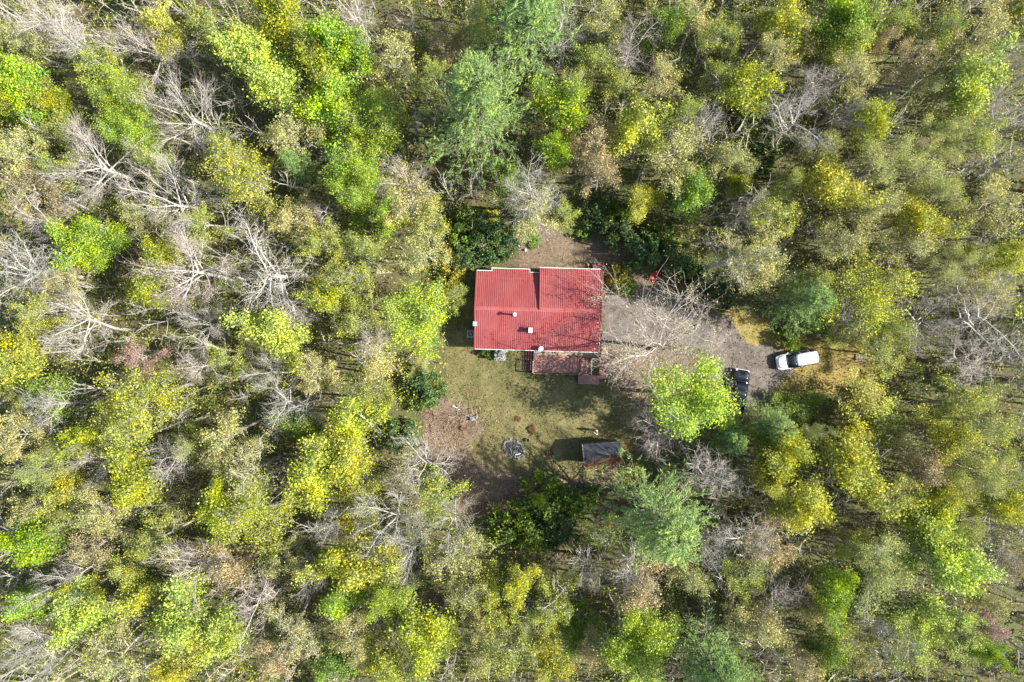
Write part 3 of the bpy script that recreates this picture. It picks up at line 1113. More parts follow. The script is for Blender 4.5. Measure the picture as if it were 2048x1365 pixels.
def ring(x, w0, zb, zt, shoulder=0.10, crown_=0.04):
    """Closed cross-section of a car body at x, half-width w0."""
    half = [(0.80 * w0, zb), (w0 * 0.98, zb + 0.10), (w0, zb + 0.45 * (zt - zb)), (w0 * 0.985, zt - shoulder), (w0 * 0.88, zt - 0.015), (w0 * 0.45, zt + crown_ * 0.8)]
    r = [(x, y, z) for y, z in half]
    return r + [(x, -y, z) for (_, y, z) in reversed(r)]


def wheel(car, x, y, r=0.36, wd=0.24):
    m = MB()
    m.tube([(x, y - wd / 2, r), (x, y - wd / 2 + 0.03, r), (x, y + wd / 2 - 0.03, r), (x, y + wd / 2, r)], [r - 0.05, r, r, r - 0.05], 20)
    wl = m.build('wheel', M['tyre'], car, True)
    m = MB()
    s_ = 1 if y > 0 else -1
    m.tube([(x, y + s_ * (wd / 2 - 0.02), r), (x, y + s_ * (wd / 2 + 0.012), r)], [r - 0.10, r - 0.12], 16)
    m.build('rim', M['rim'], wl)


def beads(car, name, pts, rad, mt, k=6):
    m = MB()
    m.tube(pts, [rad] * len(pts), k)
    return m.build(name, mt, car)


def quad_part(car, name, pts, mt, th=0.012):
    """A sheet through corner rows (rows x cols of points), given thickness."""
    rows, cols = len(pts), len(pts[0])
    V = [p for r in pts for p in r]
    F = [(i * cols + j, i * cols + j + 1, (i + 1) * cols + j + 1, (i + 1) * cols + j) for i in range(rows - 1) for j in range(cols - 1)]
    m = MB()
    m.add(V, F)
    o_ = m.build(name, mt, car, True)
    so2 = o_.modifiers.new('thick', 'SOLIDIFY')
    so2.thickness = th
    so2.offset = 0
    return o_


def bow(x0, x1, w_, z, n=7, sag=0.03):
    """A row of points across the car, bowed forward in the middle."""
    return [(x0 + (x1 - x0) * (1 - (2 * i / (n - 1) - 1) ** 2), w_ * (2 * i / (n - 1) - 1), z - sag * (2 * i / (n - 1) - 1) ** 2) for i in range(n)]


# white estate-like SUV; +x is its front
a, b = px(1554, 727, 0.8), px(1632, 712.5, 0.8)
yaw = math.atan2(a[1] - b[1], a[0] - b[0])
suv = thing('parked_car', 'white SUV parked on the gravel drive, bonnet towards the house', 'car', ((a[0] + b[0]) / 2, (a[1] + b[1]) / 2, 0.036), yaw)
Lh, Wh = 2.33, 0.93
m = MB()
st = [(-2.33, .66, .42, .92), (-2.28, .80, .34, 1.02), (-2.0, .90, .28, 1.06), (-1.2, .93, .26, 1.05), (0.0, .93, .26, 1.03), (0.75, .93, .26, 1.02),
      (1.15, .92, .26, 1.00), (1.6, .90, .27, .95), (2.0, .84, .28, .88), (2.2, .74, .30, .80), (2.30, .58, .36, .70), (2.33, .46, .42, .62)]
loft(m, [ring(x, w_, zb, zt) for x, w_, zb, zt in st])
m.build('body', M['carwhite'], suv, True)
m = MB()
loft(m, [ring(x, w_, .98, zt, .10, .02) for x, w_, zt in ((-2.22, .66, 1.15), (-2.05, .72, 1.55), (-1.8, .72, 1.645), (-0.3, .72, 1.665), (0.34, .69, 1.60), (1.22, .80, 1.04))])
m.build('cabin', M['carglass'], suv, True)
quad_part(suv, 'roof', [bow(-2.17, -2.22, .62, 1.60, sag=.05), bow(-1.85, -1.87, .675, 1.685, sag=.06), bow(-1.0, -1.0, .69, 1.705, sag=.06), bow(-0.1, -0.05, .685, 1.70, sag=.06),
                        bow(0.26, 0.38, .65, 1.645, sag=.05)], M['carwhite'], 0.03)
quad_part(suv, 'windshield', [bow(0.32, 0.44, .63, 1.625, sag=.05), bow(0.75, 0.87, .70, 1.365, sag=.04), bow(1.14, 1.28, .77, 1.085, sag=.03)], M['carglass'])
quad_part(suv, 'bonnet', [bow(1.20, 1.34, .79, 1.075, sag=.03), bow(1.6, 1.70, .76, 1.015, sag=.05), bow(1.97, 2.06, .68, .945, sag=.06), bow(2.12, 2.25, .56, .86, sag=.06)], M['carwhite'], 0.02)
quad_part(suv, 'rear_window', [bow(-2.20, -2.24, .58, 1.56, sag=.04), bow(-2.28, -2.32, .64, 1.12, sag=.03)], M['carglass'])
for s_ in (-1, 1):
    for x0, x1 in ((-1.95, -1.35), (-1.25, -0.35), (-0.25, 0.80)):
        quad_part(suv, 'side_window', [[(x0, s_ * .735, 1.50), (x1 - (0.28 if x1 > 0 else 0), s_ * .735, 1.50)], [(x0, s_ * .905, 1.075), (x1, s_ * .905, 1.075)]], M['carglass'])
    for x0 in (-1.30, -0.30):
        m = MB()
        m.beam((x0, s_ * .915, 1.05), (x0, s_ * .71, 1.60), 0.10, 0.02)
        m.build('pillar', M['carwhite'], suv)
    beads(suv, 'roof_rail', [(-1.9, s_ * .60, 1.70), (-1.8, s_ * .60, 1.74), (-0.2, s_ * .60, 1.75), (-0.05, s_ * .60, 1.71)], 0.022, M['steel'])
    m = MB()
    m.box(0.98, s_ * 0.97, 1.06, 0.08, 0.13, 0.12, taper=0.85)
    m.build('wing_mirror', M['carwhite'], suv)
    for x in (-1.42, 1.42):
        wheel(suv, x, s_ * .80)
    m = MB()
    m.box(2.13, s_ * .60, .74, .22, .24, .12, rz=-s_ * 0.55)
    m.build('headlight', M['lamp_clear'], suv)
    m = MB()
    m.box(-2.27, s_ * .72, .98, .08, .16, .24)
    m.build('taillight', M['lamp_red'], suv)
    for x in (-0.95, 0.0):
        m = MB()
        m.box(x, s_ * .935, .92, .20, .03, .035)
        m.build('door_handle', M['carwhite'], suv)
m = MB()
m.box(2.30, 0, .55, .10, .80, .16)
m.build('grille', M['darkplastic'], suv)
m = MB()
m.beam((1.20, -.5, 1.12), (1.10, .05, 1.17), .02, .02)
m.beam((1.22, .1, 1.12), (1.12, .62, 1.15), .02, .02)
m.build('wiper', M['darkplastic'], suv)

# black pickup, bonnet up the picture, rear under the lime tree
a, b = px(1486, 740, 0.9), px(1472, 823, 0.9)
yaw = math.atan2(a[1] - b[1], a[0] - b[0])
pk = thing('pickup_truck', 'black pickup truck half hidden under the lime green tree by the drive', 'truck', ((a[0] + b[0]) / 2, (a[1] + b[1]) / 2, 0.036), yaw)
m = MB()
st = [(0.30, .93, .38, 1.10), (0.75, .93, .38, 1.10), (1.2, .93, .38, 1.09), (1.8, .91, .38, 1.06), (2.2, .86, .40, 1.0), (2.38, .78, .42, .88), (2.42, .66, .5, .72)]
loft(m, [ring(x, w_, zb, zt) for x, w_, zb, zt in st])
m.box(-0.6, 0, .72, 1.9, 1.80, .66)
m.build('body', M['carblack'], pk, True)
m = MB()
loft(m, [ring(x, w_, 1.02, zt, .10, .02) for x, w_, zt in ((-1.0, .78, 1.30), (-0.95, .70, 1.72), (-0.8, .68, 1.78), (0.05, .68, 1.78), (0.30, .66, 1.72), (1.0, .78, 1.12))])
m.build('cabin', M['carglass'], pk, True)
quad_part(pk, 'roof', [bow(-0.93, -0.95, .62, 1.755, sag=.04), bow(-0.4, -0.4, .64, 1.81, sag=.05), bow(0.12, 0.20, .62, 1.785, sag=.05)], M['carblack'], 0.03)
quad_part(pk, 'bonnet', [bow(1.02, 1.14, .78, 1.145, sag=.03), bow(1.6, 1.66, .76, 1.115, sag=.04), bow(2.10, 2.22, .66, 1.03, sag=.05)], M['carblack'], 0.02)
quad_part(pk, 'windshield', [bow(0.25, 0.36, .60, 1.73, sag=.04), bow(0.95, 1.08, .74, 1.165, sag=.03)], M['carglass'])
m = MB()
m.box(-1.75, .86, .86, 1.7, .12, .56)
m.box(-1.75, -.86, .86, 1.7, .12, .56)
m.box(-1.75, 0, .55, 1.7, 1.60, .08)
m.box(-0.97, 0, .88, .06, 1.60, .52)
bd = m.build('load_bed', M['carblack'], pk)
m = MB()
m.box(-2.62, 0, .86, .06, 1.80, .54)
m.build('tailgate', M['carblack'], pk)
for s_ in (-1, 1):
    for x in (-1.75, 1.55):
        wheel(pk, x, s_ * .80, .39, .26)
    m = MB()
    m.box(0.82, s_ * 1.05, 1.20, .14, .26, .2, taper=.85)
    m.build('wing_mirror', M['darkplastic'], pk)
    m = MB()
    m.box(2.28, s_ * .66, .86, .18, .26, .14, rz=-s_ * 0.4)
    m.build('headlight', M['lamp_clear'], pk)
m = MB()
m.box(2.42, 0, .52, .14, 1.6, .2)
m.build('bumper', M['greymetal'], pk)

# ------------------------------------------------------------------ small things in the clearing
p = px(1722, 716, 0.12)
pal = thing('pallet', 'weathered slatted wooden pallet lying in the brush beyond the white car', 'pallet', (p[0], p[1], 0.05), math.radians(-3))
for y in (-0.36, 0.0, 0.36):
    m = MB()
    m.box(0, y, 0.05, 1.28, 0.09, 0.1)
    m.build('stringer', M['palewood'], pal)
for i in range(7):
    m = MB()
    m.box(-0.57 + 0.19 * i, 0, 0.112 + random.uniform(-.004, .004), 0.13, 0.84 + random.uniform(-.05, .03), 0.024, rz=random.uniform(-.03, .03))
    m.build('slat', M['palewood'], pal)

# fire ring
p = px(1028, 898, 0)
fx, fy = p[0], p[1]
fire = thing('fire_ring', 'blackened ring of grey stones around ash and charred sticks on the lawn', 'fire pit', (fx, fy, 0.03), math.radians(-35))
rng = np.random.default_rng(8)


def rock(r, seed):
    g = np.random.default_rng(seed)
    bm = bmesh.new()
    bmesh.ops.create_icosphere(bm, subdivisions=2, radius=1.0)
    ax = g.normal(size=(5, 3))
    for v_ in bm.verts:
        d = v_.co.normalized()
        f = 1 + 0.16 * sum(math.sin(2.3 * d.dot(Vector(q_)) + i) for i, q_ in enumerate(ax)) / 2
        v_.co = Vector((d.x * r * f, d.y * r * f * 0.8, d.z * r * f * 0.62))
    me = bpy.data.meshes.new('stone')
    bm.to_mesh(me)
    bm.free()
    me.materials.append(M['stone'])
    return me


ROCKS = [rock(0.17, 40 + i) for i in range(6)]
for i in range(46):
    an = i * 6.283 / 46 + rng.normal() * 0.06
    rr = rng.uniform(0.86, 1.10)
    o_ = link('stone', ROCKS[i % 6], fire, (1.32 * rr * math.cos(an), 0.92 * rr * math.sin(an), 0.07), rng.random() * 6)
    o_.scale = [rng.uniform(0.55, 1.15)] * 3
m = MB()
n = 28
for i in range(n):
    a0, a1 = i * 6.283 / n, (i + 1) * 6.283 / n
    m.add([(0, 0, .05), (1.15 * math.cos(a0), .8 * math.sin(a0), .03), (1.15 * math.cos(a1), .8 * math.sin(a1), .03), (0, 0, .05)], [(0, 1, 2, 3)])
m.build('ash_bed', M['ash'], fire)
for i in range(38):
    an, rr = rng.random() * 6.28, math.sqrt(rng.random())
    x, y, d, ln = 0.95 * rr * math.cos(an), .62 * rr * math.sin(an), rng.random() * 3.14, rng.uniform(.25, .7)
    m = MB()
    z0 = rng.uniform(.08, .16)
    c, s_ = math.cos(d) * ln / 2, math.sin(d) * ln / 2
    m.tube([(x - c, y - s_, z0), (x, y, z0 + .02), (x + c, y + s_, z0 + rng.uniform(-.03, .08))], [.022, .026, .018], 5)
    m.build('stick', M['char'] if rng.random() < .75 else M['greywood'], fire)
p = px(1036.5, 908.5, 0.25)
lg = MB()
lg.tube([(-.30, -.05, 0), (0, 0, .02), (.32, .07, .01)], [.055, .06, .05], 8)
tag(lg.build('log', M['birch'], smooth=True), 'short bleached white log lying across the fire ring', 'log').location = (p[0], p[1], 0.30)

# stumps, logs and stones along the leafy edge of the lawn
p = px(944, 838, 0.3)
st_ = link('boulder', rock(0.36, 3), None, (p[0], p[1], 0.22), 0.5)
tag(st_, 'large grey boulder, the biggest stone at the leafy lawn edge', 'boulder')
p = px(953, 834, 0.1)
o_ = link('stone', ROCKS[1], None, (p[0], p[1], 0.1), 1.3)
o_.scale = (1.6, 1.6, 1.6)
tag(o_, 'pale stone at the lawn side of the large boulder', 'stone')
rng = np.random.default_rng(17)
p = px(918, 836, 0.2)
bp_ = thing('brush_pile', 'tangled brown brush pile in the leafy corner beside the lawn', 'brush pile', (p[0], p[1], 0.02))
n_ = 60
P_ = np.stack([rng.normal(size=n_) * 1.5, rng.normal(size=n_) * 0.75, rng.uniform(0.05, 0.5, n_)], -1)
D_ = nrm(np.stack([rng.normal(size=n_), rng.normal(size=n_), rng.normal(size=n_) * 0.18], -1))
pt_ = grow(P_, D_, rng.uniform(0.8, 2.4, n_), 6, 0.22, -0.02, rng)
pt_[..., 2] = np.maximum(pt_[..., 2], 0.03)
for i in range(n_):
    m = MB()
    m.tube(pt_[i], np.linspace(rng.uniform(.018, .04), .008, 6), 4)
    m.build('branch', M['stumpwood'] if i % 3 else M['greywood'], bp_)
p = px(912.5, 816, 0.15)
lg = MB()
lg.tube([(-.40, .22, 0), (0, 0, .03), (.36, -.20, 0)], [.08, .085, .07], 8)
tag(lg.build('log', M['birch'], smooth=True), 'pale grey log in the pinkish leaf litter by the lawn', 'log').location = (p[0], p[1], 0.12)


def stump(x, y, r, h, lb):
    q_ = px(x, y, h)
    t_ = thing('tree_stump', lb, 'stump', (q_[0], q_[1], 0.0))
    m = MB()
    pts = [(0, 0, 0), (0, 0, h * .3), (0, 0, h * .9), (0, 0, h)]
    V, F = tubes(np.array(pts, float)[None], np.array([[r * 1.35, r * 1.08, r, r * .9]]), 14)
    V += np.random.default_rng(int(x)).normal(size=V.shape) * r * .07
    m.add(V, F)
    m.build('bole', M['stumpwood'], t_, True)
    m = MB()
    m.tube([(0, 0, h - .03), (0, 0, h + .012)], [r * .88, r * .82], 14)
    m.build('cut_face', M['stumpwood'], t_)


stump(925, 857, 0.26, 0.3, 'dark rotten stump in the leaf litter below the large boulder')

# bucket on the lawn
p = px(1055.5, 881, 0.3)
bk = thing('bucket', 'small dark bucket standing on the lawn beside the fire ring', 'bucket', (p[0], p[1], 0.03))
m = MB()
m.tube([(0, 0, 0), (0, 0, .02), (0, 0, .38)], [.15, .16, .21], 16, cap=False)
m.tube([(0, 0, .05), (0, 0, .07)], [.155, .155], 16)
m.build('pail', M['darkplastic'], bk, True)
m = MB()
ang = np.linspace(0, 6.283, 21)
m.tube([(.21 * math.cos(t), .21 * math.sin(t), .38) for t in ang], [.014] * 21, 5, cap=False)
m.build('rim', M['greymetal'], bk)
m = MB()
m.tube([(.21 * math.cos(t), .21 * math.sin(t) * .25 - .10, .38 + .04 * math.sin(t)) for t in np.linspace(0, 3.14, 12)], [.008] * 12, 5, cap=False)
m.build('handle', M['steel'], bk)

# red things at the foot of the laurel, beside the drive
p = px(1308, 552, 0.5)
wb = thing('wheelbarrow', 'bright red wheelbarrow at the edge of the dark laurel beside the drive', 'wheelbarrow', (p[0], p[1], 0.03), math.radians(65))
m = MB()
tub = [(-.50, .34), (-.42, .40), (.40, .30), (.55, .20)]
secs = []
for z, sc in ((.28, .62), (.42, .82), (.60, 1.0)):
    r_ = [(x * sc, y * sc, z) for x, y in tub] + [(x * sc, -y * sc, z) for x, y in reversed(tub)]
    secs.append(r_)
V = [q_ for s_ in secs for q_ in s_]
F = [(i * 8 + k, i * 8 + (k + 1) % 8, (i + 1) * 8 + (k + 1) % 8, (i + 1) * 8 + k) for i in range(2) for k in range(8)]
F += [(0, 1, 6, 7), (1, 2, 5, 6), (2, 3, 4, 5)]
m.add(V, F)
t_ = m.build('tray', M['redplastic'], wb)
t_.modifiers.new('thick', 'SOLIDIFY').thickness = 0.02
for s_ in (-1, 1):
    beads(wb, 'handle', [(.72, s_ * .04, .22), (.2, s_ * .16, .27), (-.5, s_ * .27, .40), (-.95, s_ * .30, .62)], .022, M['greywood'])
    beads(wb, 'leg', [(-.30, s_ * .22, .34), (-.38, s_ * .24, .02)], .018, M['greymetal'])
m = MB()
m.tube([(.72, -.05, .2), (.72, -.035, .2), (.72, .035, .2), (.72, .05, .2)], [.15, .2, .2, .15], 18)
m.build('wheel', M['tyre'], wb, True)

p = px(1323, 545.5, 0.4)
gc = thing('garden_cart', 'dark red garden cart in the shade between wheelbarrow and laurel', 'cart', (p[0], p[1], 0.03), math.radians(-20))
m = MB()
m.box(0, 0, .30, .95, .60, .05)
m.build('bed', M['maroon'], gc)
for (x, y, sx, sy) in ((0, .29, .95, .04), (0, -.29, .95, .04), (.455, 0, .04, .54), (-.455, 0, .04, .54)):
    m = MB()
    m.box(x, y, .44, sx, sy, .24)
    m.build('side_panel', M['maroon'], gc)
for x in (-.32, .32):
    for y in (-.36, .36):
        m = MB()
        m.tube([(x, y - .04, .14), (x, y + .04, .14)], [.14, .14], 14)
        m.build('wheel', M['tyre'], gc)
beads(gc, 'handle', [(.5, 0, .28), (.85, 0, .30), (1.1, 0, .52)], .016, M['greymetal'])

p = px(1374, 573, 0.7)
tr = thing('lawn_tractor', 'dark red ride-on mower with grey deck parked under the laurel', 'mower', (p[0], p[1], 0.03), math.radians(-42))
m = MB()
loft(m, [ring(x, w_, .35, zt, .06, .03) for x, w_, zt in ((-.95, .16, .62), (-.88, .24, .74), (-.4, .27, .82), (-.12, .27, .85), (-.02, .22, .84))])
m.build('bonnet', M['maroon'], tr, True)
m = MB()
loft(m, [ring(x, w_, .38, zt, .06, .03) for x, w_, zt in ((.15, .40, .60), (.4, .46, .68), (.75, .46, .70), (.92, .36, .66))])
m.build('rear_fender', M['maroon'], tr, True)
m = MB()
m.box(.52, 0, .76, .42, .42, .09, taper=.9)
m.box(.74, 0, .94, .08, .40, .34, taper=.9)
m.build('seat', M['darkplastic'], tr)
m = MB()
t21 = np.linspace(0, 6.283, 17)
m.tube([(.16 + .05 * math.cos(t), .17 * math.sin(t), 1.0 + .16 * math.cos(t) * .5) for t in t21], [.016] * 17, 5, cap=False)
m.tube([(.02, 0, .8), (.16, 0, 1.0)], [.02, .02], 6)
m.build('steering_wheel', M['darkplastic'], tr)
m = MB()
m.box(.1, 0, .2, .7, 1.05, .14, taper=.9)
m.build('cutting_deck', M['steel'], tr)
for y in (-.42, .42):
    wheel(tr, .6, y, .26, .2)
    wheel(tr, -.7, y * .85, .18, .14)
m = MB()
m.box(1.15, 0, .45, .40, .66, .50, taper=.9)
m.build('grass_bag', M['steel'], tr)

# planks and a pale pole on the dirt behind the house
p = px(1201, 508, 0.1)
m = MB()
m.box(0, 0, 0, 1.6, .07, .06)
tag(m.build('timber_edging', M['greywood']), 'short pale timber edging laid on the dirt behind the house', 'timber').location = (p[0], p[1], .06)
p = px(1051, 500.5, 0.2)
m = MB()
m.tube([(0, 0, 0), (0, 0, .04), (0, 0, .3)], [.13, .15, .15], 12)
tag(m.build('planter_pot', M['white'], smooth=True), 'small white pot beside the laurel hedge behind the house', 'pot').location = (p[0], p[1], .02)


# ------------------------------------------------------------------ the person on the lawn
def skin_body(name, joints, edges, mats, pick, parent=None, sub=2):
    bm = bmesh.new()
    lay = bm.verts.layers.skin.verify()
    vs = []
    for i, (co, r) in enumerate(joints):
        v_ = bm.verts.new(co)
        v_[lay].radius = (r, r) if not isinstance(r, tuple) else r
        v_[lay].use_root = i == 0
        vs.append(v_)
    for a_, b_ in edges:
        bm.edges.new((vs[a_], vs[b_]))
    me = bpy.data.meshes.new('tmp')
    bm.to_mesh(me)
    bm.free()
    o_ = bpy.data.objects.new('tmp', me)
    COL.objects.link(o_)
    o_.modifiers.new('skin', 'SKIN').use_smooth_shade = True
    o_.modifiers.new('sub', 'SUBSURF').levels = sub
    dg = bpy.context.evaluated_depsgraph_get()
    dg.update()
    res = bpy.data.meshes.new_from_object(o_.evaluated_get(dg))
    bpy.data.objects.remove(o_)
    res.materials.clear()
    for m_ in mats:
        res.materials.append(m_)
    for pl in res.polygons:
        pl.material_index = pick(pl.center)
        pl.use_smooth = True
    return link(name, res, parent)


p = px(1190, 862, 0.9)
man = thing('person', 'person with dark hair in a pale shirt standing on the lawn near the shed', 'person', (p[0], p[1], 0.03), math.radians(-60))
# faces +x
J = [((0, 0, .92), .135), ((0, 0, 1.12), .125), ((.01, 0, 1.33), .15), ((.0, 0, 1.45), .085), ((.015, 0, 1.53), .052), ((.03, 0, 1.60), .082), ((.035, 0, 1.68), .095), ((.03, 0, 1.755), .07)]
E = [(0, 1), (1, 2), (2, 3), (3, 4), (4, 5), (5, 6), (6, 7)]
for s_ in (-1, 1):
    k = len(J)
    J += [((0, s_ * .10, .86), .095), ((.02, s_ * .11, .50), .06), ((-.01, s_ * .12, .10), .042), ((.13, s_ * .14, .035), .036)]
    E += [(0, k), (k, k + 1), (k + 1, k + 2), (k + 2, k + 3)]
    k = len(J)
    J += [((0, s_ * .19, 1.41), .07), ((.03, s_ * .25, 1.15), .046), ((.27, s_ * .12, 1.12), .033), ((.33, s_ * .10, 1.13), .030)]
    E += [(3, k), (k, k + 1), (k + 1, k + 2), (k + 2, k + 3)]
    h = k + 3
    for fi, (dy, ln) in enumerate(((-.028, .060), (-.010, .068), (.010, .064), (.028, .052))):
        k = len(J)
        J += [((.365, s_ * .10 + dy, 1.14), .0095), ((.365 + ln * .7, s_ * .098 + dy, 1.13), .009), ((.355 + ln, s_ * .09 + dy, 1.10), .008)]
        E += [(h, k), (k, k + 1), (k + 1, k + 2)]
    k = len(J)
    J += [((.35, s_ * .065, 1.155), .0105), ((.39, s_ * .045, 1.165), .009)]
    E += [(h, k), (k, k + 1)]


def pick(c):
    if c.z < 0.075 and c.x > -0.2:
        return 3
    if c.z < 0.93:
        return 1
    if c.z > 1.475:
        return 2
    if c.x > 0.235 and abs(c.y) < .2:
        return 2
    return 0


skin_body('body', J, E, [M['shirt'], M['trouser'], M['skin'], M['darkplastic']], pick, man)
bm = bmesh.new()
bmesh.ops.create_uvsphere(bm, u_segments=20, v_segments=14, radius=1.0)
for v_ in list(bm.verts):
    c = v_.co
    if c.z < -0.35 or (c.x > 0.45 and c.z < 0.45):
        bm.verts.remove(v_)
for v_ in bm.verts:
    c = v_.co
    r = 1 + 0.05 * math.sin(9 * c.x + 4 * c.y)
    v_.co = Vector((c.x * .108 * r + .015, c.y * .098 * r, c.z * .108 * r + 1.70))
me = bpy.data.meshes.new('hair')
bm.to_mesh(me)
bm.free()
me.materials.append(M['hair'])
hr = link('hair', me, man)
hr.modifiers.new('thick', 'SOLIDIFY').thickness = 0.014
m = MB()
m.box(.132, 0, 1.655, .03, .028, .05, taper=.6)
m.build('nose', M['skin'], man)
for s_ in (-1, 1):
    m = MB()
    m.tube([(.03, s_ * .10, 1.64), (.03, s_ * .112, 1.665), (.02, s_ * .10, 1.69)], [.008, .016, .01], 6)
    m.build('ear', M['skin'], man)
    m = MB()
    m.tube([(.118, s_ * .034, 1.69), (.128, s_ * .034, 1.69)], [.012, .009], 8)
    m.build('eye', M['darkplastic'], man)
m = MB()
m.box(.121, 0, 1.605, .012, .05, .012)
m.build('mouth', M['maroon'], man)
q_ = man.matrix_basis @ Vector((.43, 0, 1.16))
rc_ = thing('remote_control', 'small white hand controller held by the person on the lawn', 'controller', tuple(q_), math.radians(-60))
m = MB()
m.box(0, 0, 0, .10, .19, .05, taper=.9)
m.build('casing', M['white'], rc_)
m = MB()
m.box(.10, 0, .03, .10, .16, .012)
m.build('screen', M['glass'], rc_)
for s_ in (-1, 1):
    beads(rc_, 'stick', [(0, s_ * .06, .02), (0, s_ * .06, .05)], .006, M['darkplastic'])

# ------------------------------------------------------------------ the trees
# kind: (name, category, look, shape, leaf colour, bark colour)
LOOK = {
    'lime':  ('leafy_tree', 'tree', 'bright lime green leafy tree', 'dense', (0.285, 0.420, 0.030), (0.30, 0.28, 0.25)),
    'plime': ('leafy_tree', 'tree', 'pale lime leafy tree', 'dense', (0.370, 0.455, 0.075), (0.30, 0.28, 0.25)),
    'vlime': ('leafy_tree', 'tree', 'full vivid lime maple', 'full', (0.330, 0.450, 0.040), (0.30, 0.28, 0.25)),
    'green': ('leafy_tree', 'tree', 'mid green leafy tree', 'dense', (0.185, 0.285, 0.040), (0.25, 0.23, 0.20)),
    'ylime': ('leafy_tree', 'tree', 'yellow-green leafy tree', 'dense', (0.355, 0.400, 0.035), (0.34, 0.31, 0.28)),
    'yellow': ('flowering_tree', 'tree', 'golden yellow flowering tree', 'dense', (0.415, 0.430, 0.050), (0.35, 0.32, 0.29)),
    'olive': ('budding_tree', 'tree', 'olive green budding tree', 'sparse', (0.350, 0.395, 0.055), (0.44, 0.41, 0.36)),
    'tan':   ('budding_tree', 'tree', 'tan budding tree', 'sparse', (0.430, 0.415, 0.125), (0.46, 0.43, 0.385)),
    'rust':  ('budding_tree', 'tree', 'rusty brown budding tree', 'sparse', (0.410, 0.335, 0.150), (0.38, 0.31, 0.27)),
    'pink':  ('budding_tree', 'tree', 'pinkish red budding tree', 'sparse', (0.410, 0.275, 0.215), (0.44, 0.39, 0.37)),
    'pale':  ('leafy_tree', 'tree', 'pale green feathery tree', 'feather', (0.430, 0.465, 0.130), (0.38, 0.36, 0.31)),
    'bare':  ('bare_tree', 'tree', 'bare grey crooked tree', 'bare', (0.40, 0.36, 0.31), (0.50, 0.465, 0.42)),
    'fan':   ('bare_tree', 'tree', 'bare silvery fan-shaped tree', 'fan', (0.40, 0.36, 0.31), (0.50, 0.465, 0.42)),
    'oak':   ('budding_tree', 'tree', 'wide tan budding oak', 'oak', (0.400, 0.330, 0.140), (0.42, 0.375, 0.32)),
    'pine':  ('pine_tree', 'pine', 'soft blue-green pine', 'pine', (0.205, 0.310, 0.080), (0.15, 0.125, 0.10)),
    'laurel': ('evergreen_shrub', 'shrub', 'dark glossy evergreen shrub', 'shrub', (0.125, 0.200, 0.065), (0.16, 0.13, 0.10)),
    'bush':  ('green_shrub', 'shrub', 'fresh green leafy bush', 'shrub', (0.185, 0.270, 0.035), (0.20, 0.16, 0.12)),
    'ybush': ('yellow_shrub', 'shrub', 'yellow-leaved bush', 'shrub', (0.420, 0.400, 0.045), (0.20, 0.16, 0.12)),
    'dry':   ('dry_clump', 'plant', 'low brown clump of dead stalks', 'shrub', (0.200, 0.110, 0.050), (0.20, 0.13, 0.08)),
    'white': ('flowering_shrub', 'shrub', 'white blossoming bush', 'shrub', (0.80, 0.79, 0.78), (0.20, 0.16, 0.12)),
}
GROUP = {'lime': 'lime green trees', 'plime': 'pale lime trees', 'vlime': 'vivid lime maples', 'green': 'mid green trees', 'ylime': 'yellow-green trees', 'yellow': 'yellow flowering trees', 'olive': 'olive budding trees',
         'tan': 'tan budding trees', 'rust': 'rusty budding trees', 'pink': 'pink budding trees', 'pale': 'pale feathery trees', 'bare': 'bare crooked trees',
         'fan': 'bare fan-shaped trees', 'oak': 'budding oaks', 'pine': 'pines', 'laurel': 'evergreen shrubs', 'bush': 'green bushes', 'ybush': 'yellow bushes', 'white': 'white bushes', 'dry': 'dead clumps'}

